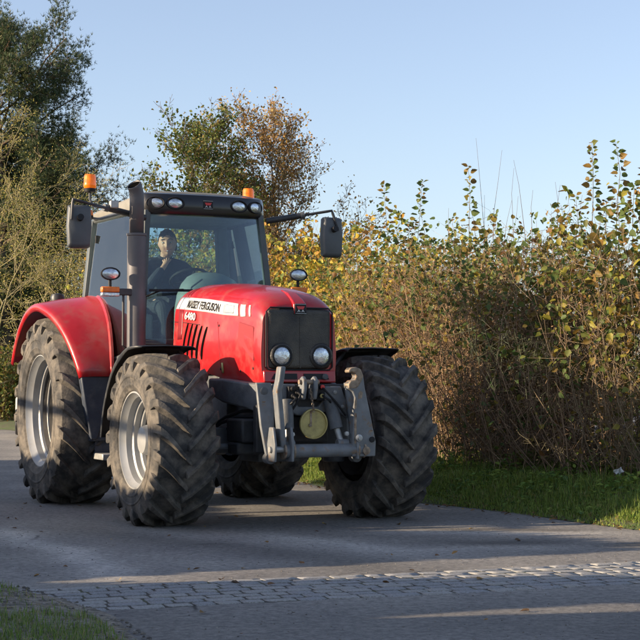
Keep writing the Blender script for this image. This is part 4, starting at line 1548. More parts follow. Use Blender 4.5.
def side_lamp(sd, x, y0, y1, z):
    """bar from the front pillar with an indicator and an oval work lamp on top"""
    r0 = MB().box(x - .02, x + .02, min(sd * y0, sd * y1), max(sd * y0, sd * y1), z - .032, z + .032).build('lamp_bar', M['black'], tr, bevel=.008)
    yc = sd * y1
    i_ = MB().box(x - .03, x + .035, yc - .085, yc + .085, z - .006, z + .045).build('indicator', M['amber_dull'], r0, bevel=.010)
    MB().box(x - .03, x + .034, yc - .085, yc + .085, z - .045, z - .008).build('side_light', M['lens'], i_, bevel=.008)
    wl = MB().lathe([(.0, -.05), (.05, -.045), (.080, -.01), (.082, .012), (.074, .018), (.070, .012)], (0, 0, 0), (1, 0, 0), 32).build('work_lamp', M['ink'], r0, angle=40)
    MB().lathe([(.070, .010), (.05, .020), (0, .026)], (0, 0, 0), (1, 0, 0), 28).build('lens', M['lens'], wl, angle=50)
    wl.location = (x + .01, yc + sd * .0, z + .165)
    wl.scale = (1, 1.15, .74)
    MB().tube([(x, yc, z + .04), (x, yc, z + .11)], .016, 8).build('lamp_foot', M['ink'], r0)


side_lamp(-1, 1.50, .70, 1.045, 2.045)
side_lamp(1, 1.50, .60, .865, 2.09)
# round knob on the rear mudguard
MB().lathe([(.0, .0), (.07, 0), (.075, .04), (.06, .075), (0, .085)], (-.45, -1.0, 2.05), (0, 0, 1), 20).build('filler_cap', M['black'], tr)
# rear lower links, drawbar, rear lamps
b = MB()
for sd in (-1, 1):
    b.tube([(-.30, sd * .30, .62), (-1.10, sd * .42, .55)], .04, 10)
    b.tube([(-.40, sd * .25, 1.25), (-.85, sd * .38, .60)], .025, 8)
b.tube([(-.30, 0, 1.15), (-.95, 0, 1.0)], .035, 10)
b.build('rear_linkage', M['cast'], tr)
for sd in (-1, 1):
    MB().box(-1.02, -.98, sd * 1.1 - .12, sd * 1.1 + .12, 1.40, 1.52).build('tail_lamp', M['amber_dull'], tr, bevel=.01)

# ================================================================== driver
drv = empty('person', (0, 0, 0), 0)
tag(drv, 'smiling driver in a dark jacket, hand at chin, inside the tractor cab', 'person')
drv.location = (X0, Y0, 0)
drv.rotation_euler = (0, 0, -(PI / 2 - HEAD))
DX, DY = .30, -.075


def skin_obj(name, joints, edges, root, m, parent, levels=2):
    me = bpy.data.meshes.new(name)
    me.from_pydata([j[:3] for j in joints], edges, [])
    o = bpy.data.objects.new(name, me)
    col.objects.link(o)
    o.parent = parent
    o.modifiers.new('skin', 'SKIN')
    if not me.skin_vertices:
        bm = bmesh.new()
        bm.from_mesh(me)
        bm.verts.layers.skin.verify()
        bm.to_mesh(me)
        bm.free()
    sv_ = me.skin_vertices[0].data
    for i, j in enumerate(joints):
        r_ = j[3]
        sv_[i].radius = r_ if isinstance(r_, tuple) else (r_, r_)
        sv_[i].use_root = (i == root)
    sb = o.modifiers.new('sub', 'SUBSURF')
    sb.levels = levels
    sb.render_levels = levels
    me.materials.append(m)
    return o


HX, HZ = DX + .02, 2.635              # head centre
def chain(js, es, pts, start=None):
    prev = start
    for p in pts:
        js.append(p)
        if prev is not None:
            es.append((prev, len(js) - 1))
        prev = len(js) - 1
    return prev


js, es = [], []
pel = chain(js, es, [(DX - .08, DY, 1.93, .13)])
ch = chain(js, es, [(DX - .09, DY, 2.08, .125), (DX - .07, DY, 2.25, .14), (DX - .05, DY, 2.38, .10)], pel)
chain(js, es, [(DX - .03, DY, 2.47, .055), (DX + .0, DY, 2.54, .055), (HX, DY, 2.63, .085), (HX, DY, 2.70, .075)], ch)
# right arm raised to the chin (image left)
shr = chain(js, es, [(DX - .05, DY - .19, 2.355, .07), (DX + .10, DY - .29, 2.20, .050), (DX + .24, DY - .30, 2.10, .042), (DX + .25, DY - .19, 2.27, .036), (DX + .20, DY - .095, 2.37, .028), (DX + .185, DY - .065, 2.405, .034)], ch)
for k, (dy, dz) in enumerate(((-.030, .045), (-.008, .060), (.014, .058), (.034, .045))):
    chain(js, es, [(DX + .165, DY - .045 + dy * .8, 2.425 + dz * .3, .0095), (DX + .145, DY - .035 + dy, 2.425 + dz * .62, .009), (DX + .118, DY - .028 + dy, 2.42 + dz * .72, .008)], shr)
chain(js, es, [(DX + .150, DY - .075, 2.418, .010), (DX + .125, DY - .078, 2.448, .009)], shr)
# left arm to the steering wheel
shl = chain(js, es, [(DX - .05, DY + .19, 2.355, .07), (DX + .08, DY + .29, 2.17, .050), (DX + .20, DY + .31, 2.06, .042), (DX + .38, DY + .26, 2.16, .034), (DX + .46, DY + .23, 2.23, .026), (DX + .50, DY + .22, 2.265, .028)], ch)
for k in range(4):
    yy = DY + .195 + k * .017
    chain(js, es, [(DX + .545, yy, 2.285, .009), (DX + .570, yy, 2.265, .0085), (DX + .565, yy - .002, 2.238, .008)], shl)
chain(js, es, [(DX + .51, DY + .175, 2.255, .010), (DX + .535, DY + .165, 2.235, .0085)], shl)
for sd in (-1, 1):
    chain(js, es, [(DX + .0, DY + sd * .10, 1.93, .095), (DX + .22, DY + sd * .14, 1.97, .075), (DX + .43, DY + sd * .17, 1.93, .058), (DX + .48, DY + sd * .17, 1.68, .050), (DX + .50, DY + sd * .17, 1.42, .038), (DX + .60, DY + sd * .18, 1.36, .035)], pel)
body = skin_obj('body', js, es, pel, M['skin'], drv)

# head with a face: deformed sphere, facing a little to the camera
bm = bmesh.new()
bmesh.ops.create_uvsphere(bm, u_segments=56, v_segments=44, radius=1)


def gauss(p, c, s):
    return math.exp(-((p - Vector(c)).length / s) ** 2)


for v in bm.verts:
    p = v.co.copy().normalized()
    q = Vector((p.x * .098, p.y * .076, p.z * .122))
    if p.z < 0:
        q.y *= 1 - .20 * (-p.z) ** 1.5
        q.x *= 1 - .10 * (-p.z)
    if p.x < 0 and p.z < -.35:
        q.x *= .82
    q.x += .036 * gauss(p, (.97, 0, -.18), .16)          # nose tip
    q.x += .014 * gauss(p, (.98, 0, .06), .13)           # nose bridge
    for sd in (-1, 1):
        q.x -= .016 * gauss(p, (.90, .36 * sd, .12), .18)    # eye sockets
        q.x += .008 * gauss(p, (.86, .34 * sd, .34), .16)    # brows
        q.x += .010 * gauss(p, (.80, .50 * sd, -.24), .22)   # cheeks
        q.y += sd * .010 * gauss(p, (-.05, 1.0 * sd, -.02), .16)   # ears
    q.x += .006 * gauss(p, (.88, 0, -.52), .14)          # lips
    q.x -= .006 * gauss(p, (.86, 0, -.66), .10)
    q.x += .018 * gauss(p, (.70, 0, -.84), .22)          # chin
    v.co = q
me = bpy.data.meshes.new('head')
bm.to_mesh(me)
bm.free()
me.polygons.foreach_set('use_smooth', [True] * len(me.polygons))
me.materials.append(M['skin'])
head = bpy.data.objects.new('head', me)
col.objects.link(head)
head.parent = body
head.location = (HX + .02, DY, HZ - .012)
head.scale = (1.13, 1.17, 1.10)
head.rotation_euler = (R(4), R(6), R(-22))
for sd in (-1, 1):
    e_ = MB().lathe([(0, -.012), (.010, -.006), (.0125, 0), (.010, .006), (0, .012)], (.076, .030 * sd, .012), (1, 0, 0), 16).build('eye', M['eye'], head)
    e_.scale = (1, 1, .62)
    e_.location.z = .0045
    MB().lathe([(.006, .008), (.004, .0125), (0, .0135)], (.0768, .0295 * sd, .011), (1, 0, 0), 12).build('iris', M['iris'], head)
    MB().tube([(.088, .012 * sd, .040), (.091, .030 * sd, .046), (.078, .050 * sd, .038)], .0045, 6).build('eyebrow', M['hair'], head)
MB().tube([(.078, -.030, -.058), (.092, -.014, -.064), (.095, 0, -.066), (.092, .014, -.064), (.078, .030, -.058)], [.004, .0065, .0075, .0065, .004], 6).build('lips', M['lip'], head)
MB().tube([(.086, -.022, -.061), (.0985, 0, -.0655), (.088, .024, -.060)], [.003, .0058, .003], 6).build('teeth', M['eye'], head)
bm = bmesh.new()
bmesh.ops.create_uvsphere(bm, u_segments=40, v_segments=28, radius=1)
for v in list(bm.verts):
    p = v.co.normalized()
    line = .50 + .10 * math.sin(p.y * 6 + .8) - .55 * max(0, -p.x + .35)
    if p.z < line and not (p.x < .05 and p.z > -.55):
        bm.verts.remove(v)
        continue
    lump = 1 + .05 * math.sin(p.y * 21 + p.x * 13) * math.sin(p.z * 17)
    v.co = Vector((p.x * .106 * lump - .004, p.y * .084 * lump, p.z * .134 * lump))
me = bpy.data.meshes.new('hair')
bm.to_mesh(me)
bm.free()
me.polygons.foreach_set('use_smooth', [True] * len(me.polygons))
me.materials.append(M['hair'])
hair = bpy.data.objects.new('hair', me)
col.objects.link(hair)
hair.parent = head
md = hair.modifiers.new('thick', 'SOLIDIFY')
md.thickness = .006
# jacket over torso and arms, trousers over the legs
js, es = [], []
j0 = chain(js, es, [(DX - .08, DY, 1.90, .165)])
jc = chain(js, es, [(DX - .09, DY, 2.08, .155), (DX - .07, DY, 2.25, .165), (DX - .05, DY, 2.395, .125), (DX - .035, DY, 2.475, .084), (DX - .02, DY, 2.51, .078)], j0)
jsh = len(js) - 3
chain(js, es, [(DX - .05, DY - .215, 2.385, .100), (DX + .10, DY - .30, 2.20, .070), (DX + .24, DY - .31, 2.10, .062), (DX + .25, DY - .20, 2.26, .054), (DX + .215, DY - .115, 2.355, .043)], jsh)
chain(js, es, [(DX - .05, DY + .215, 2.385, .100), (DX + .08, DY + .30, 2.17, .070), (DX + .20, DY + .32, 2.06, .062), (DX + .36, DY + .27, 2.15, .050), (DX + .44, DY + .236, 2.215, .040)], jsh)
jk = skin_obj('jacket', js, es, j0, M['jacket'], body)
js, es = [], []
p0 = chain(js, es, [(DX - .06, DY, 1.92, .150)])
for sd in (-1, 1):
    chain(js, es, [(DX + .02, DY + sd * .10, 1.93, .112), (DX + .22, DY + sd * .14, 1.97, .092), (DX + .43, DY + sd * .17, 1.93, .074), (DX + .48, DY + sd * .17, 1.68, .066), (DX + .50, DY + sd * .17, 1.42, .058)], p0)
skin_obj('trousers', js, es, p0, M['trousers'], body)
for sd in (-1, 1):
    MB().loft([[(DX + .42 + a, DY + sd * .17 + c_, 1.305 + d_) for a, c_, d_ in ((0, -.045, 0), (0, .045, 0), (0, .045, h_), (0, -.045, h_))] if False else
               [(DX + x_, DY + sd * .17 - w_, 1.303), (DX + x_, DY + sd * .17 + w_, 1.303), (DX + x_, DY + sd * .17 + w_ * .8, 1.303 + h_), (DX + x_, DY + sd * .17 - w_ * .8, 1.303 + h_)]
               for x_, w_, h_ in ((.43, .035, .10), (.50, .045, .12), (.60, .048, .09), (.70, .035, .05))]).build('shoe', M['ink'], body, bevel=.015)

# ================================================================== shrubs, trees, hedge
SHRUBS = []


def shrub(name, label, cat, group, x, y, wid, dep, hgt, ax, n_stem, n_twig, n_leaf, stem_pal, leaf_pal, leaf_size=(.04, .085), leaf_low=.3, leaf_pow=1.0, sprigs=(), canes=(), dead=0, zb=.21, top_jit=.16, bow=.35, lmat='leaf', lowleaf=0):
    """one bush of the hedge: upright stems, a tangle of twigs and leaves; ax = direction along the hedge"""
    root = empty(name, (x, y, 0))
    tag(root, label, cat, group)
    ax = unit(np.array([ax[0], ax[1], 0.0]))
    ay = np.array([-ax[1], ax[0], 0])

    def loc(u, v, z):
        return ax[None] * (u * wid / 2)[:, None] + ay[None] * (v * dep / 2)[:, None] + np.array([0, 0, 1.0])[None] * z[:, None]
    lump = lambda u, v: 1 + top_jit * (.5 * np.sin(u * 4.1 + x * 3) + .35 * np.sin(v * 3 + u * 9 + y) - .15)
    # stems
    n = n_stem
    u = rng.uniform(-1, 1, n)
    v = rng.uniform(-1, 1, n)
    hh = hgt * lump(u, v) * np.clip(rng.uniform(.60, 1.22, n), 0, 1.04)
    K = 6
    t = np.linspace(0, 1, K)
    lean = rng.normal(0, .22, (n, 2)) + np.stack([.12 * u, .12 * v], 1)
    bw = rng.normal(0, bow, (n, 2))
    PU = u[:, None] * wid / 2 * .9 + hh[:, None] * (lean[:, :1] * t + bw[:, :1] * .3 * np.sin(t * PI) + rng.normal(0, .012, (n, K)))
    PV = v[:, None] * dep / 2 * .8 + hh[:, None] * (lean[:, 1:] * t + bw[:, 1:] * .3 * np.sin(t * PI) + rng.normal(0, .012, (n, K)))
    PZ = zb + hh[:, None] * t
    S = PU[..., None] * ax + PV[..., None] * ay + PZ[..., None] * np.array([0, 0, 1.0])
    rad = rng.uniform(.003, .0085, (n, 1)) * (1 - .75 * t)[None]
    V1, F1 = tubes_np(S, rad)
    c1 = np.repeat(pick(stem_pal, n), K * 3, 0)
    # twigs off the stems
    n2 = int(n_twig * 1.35)
    i = rng.integers(0, n, n2)
    f = rng.uniform(.08, 1, n2)
    seg = np.minimum((f * (K - 1)).astype(int), K - 2)
    fr = (f * (K - 1) - seg)[:, None]
    B = S[i, seg] * (1 - fr) + S[i, seg + 1] * fr
    d = rdir(n2) * .8 + np.array([0, 0, .45])
    d = unit(d)
    L = rng.uniform(.08, .42, n2)[:, None]
    k2 = rng.normal(0, .12, (n2, 3))
    T = np.stack([B, B + d * L * .5 + k2 * L, B + d * L + np.array([0, 0, -.10]) * L], 1)
    r2 = rng.uniform(.0014, .0034, (n2, 1)) * np.array([1, .75, .4])[None]
    V2, F2 = tubes_np(T, r2)
    c2 = np.repeat(pick(stem_pal, n2, .3), 9, 0)
    V = [V1, V2]
    F = [F1, F2 + len(V1)]
    C = [c1, c2]
    # thin canes that stick out of the top
    if len(canes):
        cc = []
        for (px, py, h0, h1, dx) in canes:
            tt = np.linspace(0, 1, 6)
            base = np.array([px - x, py - y, 0])
            wv_ = np.cumsum(rng.normal(0, .022, 6)) * tt
            cc.append(np.stack([base[0] + dx * tt ** 1.6 + wv_, base[1] + 0 * tt, h0 + (h1 - h0) * tt], 1))
        cc = np.array(cc)
        V3, F3 = tubes_np(cc, np.tile(np.linspace(.0055, .0016, 6), (len(cc), 1)))
        F.append(F3 + sum(len(q) for q in V))
        V.append(V3)
        C.append(np.repeat(pick([(1, (.13, .09, .07))], len(cc)), 18, 0))
    LP, LD, LN, LS, LC = [], [], [], [], []
    # sprigs: leafy leading shoots above the hedge line
    for (px, py, h0, h1, lean_, ls, pal, nl) in sprigs:
        tt = np.linspace(0, 1, 6)
        base = np.array([px - x, py - y, 0])
        wv_ = rng.normal(0, .025, 6) * tt
        st = np.stack([base[0] + lean_ * tt ** 1.5 + wv_, base[1] + 0 * tt, (h0 - .9) + (h1 - h0 + .9) * tt], 1)
        V3, F3 = tubes_np(st[None], np.linspace(.008, .002, 6)[None])
        F.append(F3 + sum(len(q) for q in V))
        V.append(V3)
        C.append(np.tile(np.array([[.16, .12, .07]]), (18, 1)))
        nl = int(nl * 2.3)
        for q in range(nl):
            f_ = (q + rng.uniform(.2, .8)) / nl
            z_ = h0 + (h1 - h0) * f_
            pb = np.array([base[0] + lean_ * (max(0, (z_ - h0 + .9) / (h1 - h0 + .9))) ** 1.5 + np.interp((z_ - h0 + .9) / (h1 - h0 + .9), tt, wv_), base[1], z_])
            a = q * 2.4 + rng.uniform(-.4, .4)
            dd = np.array([math.cos(a), math.sin(a), .15 + .5 * f_])
            off = dd * (.015 + .09 * (1 - f_) ** .7 * rng.uniform(.0, 1))
            LP.append(pb + off * rng.uniform(.2, 1))
            LD.append(dd + np.array([0, 0, -.25]))
            LN.append(np.array([rng.normal(-.1, .5), rng.normal(-.75, .4), rng.uniform(.1, .9)]))
            LS.append(ls * rng.uniform(.40, 1.0) * (1 - .25 * f_))
            LC.append(pick(pal, 1)[0])
    V = np.concatenate(V)
    F = np.concatenate(F)
    C = np.concatenate(C)
    so = np_mesh('stems', V, F, M['twig'], C, root, kind='stuff')
    # leaves: on the twig tips, thicker towards the top
    n_leaf = int(n_leaf * 3.0)
    leaf_size = (leaf_size[0] * .5, leaf_size[1] * .82)
    if n_leaf:
        f = leaf_low + (1 - leaf_low) * rng.uniform(0, 1, n_leaf * 3) ** (1 / leaf_pow)
        cand = T[:, 2]
        zz = (cand[:, 2] - zb) / hgt
        p = np.clip(zz - leaf_low, 0.0, None) ** leaf_pow + lowleaf + .06
        p /= p.sum()
        q = rng.choice(n2, n_leaf, p=p)
        LPa = T[q, 2] + rng.normal(0, .03, (n_leaf, 3))
        D = unit(rdir(n_leaf) + np.array([0, 0, -.35]))
        N = rdir(n_leaf) * .7 + np.array([-.3, -.3, .55])
        s_ = rng.uniform(leaf_size[0], leaf_size[1], n_leaf)
        # colour drifts in patches
        cc = pick(leaf_pal, n_leaf, .22)
        LPx = np.concatenate([LPa] + ([np.array(LP)] if LP else []))
        Dx = np.concatenate([D] + ([np.array(LD)] if LP else []))
        Nx = np.concatenate([N] + ([np.array(LN)] if LP else []))
        sx = np.concatenate([s_] + ([np.array(LS)] if LP else []))
        cx = np.concatenate([cc] + ([np.array(LC)] if LP else []))
        V4, F4 = leaves_np(LPx, Dx, Nx, sx, .85)
        np_mesh('foliage', V4, F4, M[lmat], np.repeat(cx, 8, 0), root, kind='stuff')
    if dead:
        dead = int(dead * 1.7)
        q = rng.integers(0, n2, dead)
        LPa = T[q, 1] + rng.normal(0, .05, (dead, 3))
        V5, F5 = leaves_np(LPa, rdir(dead), rdir(dead), rng.uniform(.012, .035, dead), .6, .3)
        np_mesh('dead_leaves', V5, F5, M['litter'], np.repeat(pick([(3, (.27, .165, .085)), (2, (.36, .23, .11)), (1, (.16, .11, .07))], dead, .3), 8, 0), root, kind='stuff')
    SHRUBS.append(root)
    return root


BROWN = [(4, (.31, .205, .13)), (3, (.21, .14, .092)), (2, (.40, .28, .175)), (1, (.12, .085, .06))]
PALEST = [(3, (.27, .20, .125)), (2, (.20, .145, .09)), (1, (.13, .09, .06))]
DULLG = [(4, (.085, .130, .040)), (2, (.125, .165, .040)), (2, (.19, .175, .04)), (1, (.24, .17, .03)), (.8, (.20, .10, .035))]
OLIVE = [(3, (.095, .135, .032)), (2, (.15, .16, .036)), (2, (.19, .125, .03)), (1, (.24, .14, .03))]
YELLOW = [(4, (.52, .36, .045)), (3, (.38, .36, .055)), (2, (.18, .22, .045)), (1.5, (.42, .22, .03)), (1, (.10, .14, .035))]
YGREEN = [(4, (.27, .31, .055)), (3, (.40, .37, .06)), (2, (.13, .18, .04)), (1, (.42, .29, .04))]
ORANGE = [(4, (.40, .23, .04)), (3, (.30, .155, .04)), (2, (.42, .30, .05)), (1, (.17, .16, .04))]

HG = 'bushes of the hedge along the lane'
axis = lambda x0, y0, x1, y1: (x1 - x0, y1 - y0)


def px_xy(px, depth):
    return (px - 320) / 1559.2 * depth


def px_z(py, depth):
    c, s_ = math.cos(R(2.39)), math.sin(R(2.39))
    u = (320 - py) / 1559.2
    return 1.18 + depth * (s_ + c * u) / (c - s_ * u)


def spr(px, depth, y0, y1, lean=.05, ls=.10, pal=OLIVE, nl=16):
    return (px_xy(px, depth), depth, px_z(y0, depth), px_z(y1, depth), lean, ls, pal, nl)


def cane(px, depth, y0, y1, dx=.1):
    return (px_xy(px, depth), depth, px_z(y0, depth) - .7, px_z(y1, depth), dx)


T_ = (-.42, .91)
# nearest, at the right edge of the picture
shrub('hazel_bush', 'leafy hedge bush with tall olive shoots at the right edge of the picture', 'bush', HG, 3.55, 15.5, 1.7, 1.3, 2.35, (.9, -.42), 150, 3000, 1500, PALEST, OLIVE + [(2, (.30, .26, .04))], (.05, .11), .35, .8,
      sprigs=[spr(632, 15.9, 215, 185, .05, .10, OLIVE, 14), spr(640, 15.9, 225, 168, .05, .10, OLIVE, 16), spr(624, 15.7, 470, 330, .02, .12, YGREEN, 9), spr(636, 15.7, 480, 360, .02, .12, YGREEN, 8), spr(617, 15.9, 250, 205, .02, .1, OLIVE, 12)], dead=900)
shrub('hazel_bush', 'hedge bush with two tall leafy leading shoots above brown twigs', 'bush', HG, 2.72, 16.6, 1.6, 1.4, 2.35, T_, 210, 5200, 1500, BROWN, DULLG + [(3, (.16, .12, .03))], (.045, .10), .40, 1.3,
      sprigs=[spr(592, 16.8, 215, 143, .03, .12, OLIVE, 20), spr(616, 16.6, 215, 142, .03, .12, OLIVE + [(3, (.11, .15, .03))], 18), spr(583, 16.8, 235, 195, -.05, .10, OLIVE, 12), spr(604, 16.8, 235, 200, .02, .1, OLIVE, 12), spr(572, 16.8, 240, 205, -.08, .09, DULLG, 10)],
      canes=[cane(556, 17, 240, 185, .02), cane(566, 17, 250, 195, .1)], dead=2200)
shrub('bramble_bush', 'dense brown twiggy hedge bush topped with dull green leaves', 'bush', HG, 2.15, 17.9, 1.7, 1.5, 2.45, T_, 230, 6000, 1900, BROWN, DULLG, (.045, .095), .50, 1.4,
      sprigs=[spr(545, 18, 255, 234, .25, .10, DULLG, 9), spr(520, 18, 258, 238, -.25, .10, DULLG, 9)],
      canes=[cane(528, 18, 225, 160, -.15), cane(532, 18, 215, 190, .02), cane(560, 18, 225, 182, -.06)], dead=2600)
shrub('bramble_bush', 'brown twiggy hedge bush under long bare canes', 'bush', HG, 1.62, 19.4, 1.8, 1.5, 2.35, T_, 220, 5600, 1100, BROWN, DULLG + [(3, (.35, .25, .04))], (.05, .095), .5, 1.3,
      sprigs=[spr(470, 19.5, 240, 165, .0, .13, OLIVE + [(3, (.28, .22, .04))], 17), spr(500, 19.3, 262, 245, .1, .09, DULLG, 10), spr(484, 19.3, 262, 240, -.1, .1, YELLOW, 10)],
      canes=[cane(489, 19.5, 250, 138, -.15), cane(494, 19.5, 250, 150, .03), cane(486, 19.5, 250, 195, .06), cane(500, 19.5, 250, 200, .1), cane(509, 19.5, 250, 196, .15), cane(480, 19.5, 240, 200, -.12), cane(514, 19.5, 240, 168, -.1)], dead=2400)
shrub('hazel_bush', 'hedge bush with glowing orange brown twigs right of the tractor', 'bush', HG, 1.05, 21.2, 1.9, 1.5, 2.45, T_, 240, 5600, 1300, [(3, (.33, .20, .10)), (2, (.24, .15, .08)), (2, (.15, .10, .06))], YELLOW + DULLG, (.05, .10), .45, 1.2,
      sprigs=[spr(440, 21, 265, 240, .1, .10, YELLOW, 14), spr(452, 21, 266, 248, .2, .10, OLIVE, 9), spr(425, 21, 270, 250, 0, .1, YELLOW, 12)],
      canes=[cane(436, 21, 240, 205, -.2), cane(450, 21, 240, 208, .1)], dead=2600)
shrub('hazel_bush', 'yellow green hedge bush with two dark leafy shoots beside the tractor', 'bush', HG, .90, 23.2, 2.2, 1.7, 2.75, T_, 200, 4200, 4600, PALEST, YELLOW, (.06, .12), .18, .6,
      sprigs=[spr(388, 23, 255, 183, -.05, .13, OLIVE + [(4, (.09, .13, .03))], 22), spr(414, 23, 255, 180, .1, .13, OLIVE + [(4, (.09, .13, .03))], 22), spr(400, 23, 260, 212, .0, .13, YELLOW, 20), spr(374, 23, 260, 216, -.1, .13, ORANGE, 16), spr(405, 23, 255, 225, .1, .12, OLIVE, 14), spr(428, 23, 262, 240, .1, .12, OLIVE, 12)], dead=1500)
shrub('hazel_bush', 'bright yellow hedge bush below the left hand mirror', 'bush', HG, .25, 25.2, 2.4, 1.8, 2.55, T_, 170, 3600, 5600, PALEST, YELLOW + YGREEN, (.06, .125), .05, .4,
      sprigs=[spr(353, 25, 262, 222, .0, .13, ORANGE, 14), spr(345, 25, 265, 240, -.1, .13, YELLOW, 14), spr(365, 25, 262, 235, 0, .12, ORANGE, 14)], dead=900)
shrub('hazel_bush', 'orange yellow hedge bush behind the tractor bonnet', 'bush', HG, -.75, 27.6, 2.8, 1.9, 3.3, T_, 170, 3600, 5200, PALEST, ORANGE + YELLOW, (.06, .125), .1, .5,
      sprigs=[spr(300, 27.5, 250, 225, .1, .13, ORANGE, 14), spr(322, 27.5, 258, 235, .1, .13, ORANGE, 14)], dead=900)
shrub('hazel_bush', 'golden hedge bush seen through the windscreen', 'bush', HG, -1.95, 30.2, 2.9, 2.0, 3.5, T_, 160, 3400, 5200, PALEST, YELLOW + YGREEN, (.06, .13), .05, .4, dead=500)
shrub('hazel_bush', 'yellow green hedge bush behind the middle of the cab', 'bush', HG, -2.9, 32.6, 3.0, 2.0, 2.9, T_, 150, 3000, 3800, PALEST, YGREEN + ORANGE, (.07, .14), .05, .4, dead=300)
shrub('hawthorn_bush', 'thin dark hedge bush behind the exhaust stack', 'bush', HG, -4.2, 36.6, 3.4, 2.0, 2.2, T_, 150, 3000, 2600, BROWN, DULLG + YELLOW, (.06, .12), .05, .4, dead=300)
shrub('hawthorn_bush', 'dark green hedge bush behind the rear wheel', 'bush', HG, -5.9, 41.4, 4.2, 2.2, 1.9, T_, 170, 3600, 4600, BROWN, DULLG + [(2, (.2, .17, .04))], (.06, .13), .0, .3, dead=300, zb=.1)
shrub('hawthorn_bush', 'dark green hedge bush at the far left end of the lane', 'bush', HG, -9.3, 46.3, 5.2, 2.4, 2.0, T_, 170, 3600, 5600, BROWN, DULLG + [(3, (.16, .16, .03))], (.07, .15), .0, .3, dead=300, zb=.0)
shrub('hawthorn_bush', 'low bushy end of the hedge beyond the lane', 'bush', HG, -14.0, 50.0, 5.0, 2.6, 2.6, (1, .1), 150, 3000, 5200, BROWN, DULLG + [(3, (.16, .16, .03))], (.08, .17), .0, .3, dead=200, zb=-.05)


# ------------------------------------------------------------------ trees
def grow(base, h, spec, seed):
    """recursive limbs: returns lists of polylines (5 points) with radii, and twig ends"""
    r_ = random.Random(seed)
    polys, rads, tips = [], [], []
    Kp = 5

    def limb(p, d, L, rad, lvl):
        pts = [p.copy()]
        dd = d.copy()
        for k in range(Kp - 1):
            j = spec['jit'][lvl]
            dd = (dd + Vector((r_.gauss(0, j), r_.gauss(0, j), r_.gauss(0, j) + spec['up'][lvl] * .25))).normalized()
            pts.append(pts[-1] + dd * (L / (Kp - 1)))
        polys.append(pts)
        end = (.12 if lvl == 0 else .35) if lvl < spec['levels'] else .3
        rads.append([rad * lerp(1, end, k / (Kp - 1)) for k in range(Kp)])
        if lvl >= spec['levels']:
            tips.append((pts, lvl))
            return
        n = spec['n'][lvl]
        n = r_.randint(n[0], n[1])
        for k in range(n):
            f = lerp(spec['start'][lvl], 1.0, (k + r_.random() * .8) / n)
            f = min(f, .999)
            s_ = int(f * (Kp - 1))
            q = pts[s_].lerp(pts[s_ + 1], f * (Kp - 1) - s_)
            dv = (pts[s_ + 1] - pts[s_]).normalized()
            az = r_.uniform(0, 2 * PI) if lvl else k * 2.4 + r_.uniform(-.5, .5)
            o = dv.orthogonal().normalized()
            o = Matrix.Rotation(az, 3, dv) @ o
            sp = spec['spread'][lvl] * r_.uniform(.75, 1.25)
            nd = (dv * math.cos(sp) + o * math.sin(sp)).normalized()
            ln = L * spec['ratio'][lvl] * r_.uniform(.7, 1.15) * spec['taper'][lvl](f)
            limb(q, nd, ln, rad * lerp(1, .4, f) * spec['rr'][lvl], lvl + 1)
    limb(Vector(base), Vector((r_.uniform(-.03, .03), r_.uniform(-.03, .03), 1)), h, spec['r0'], 0)
    return polys, rads, tips


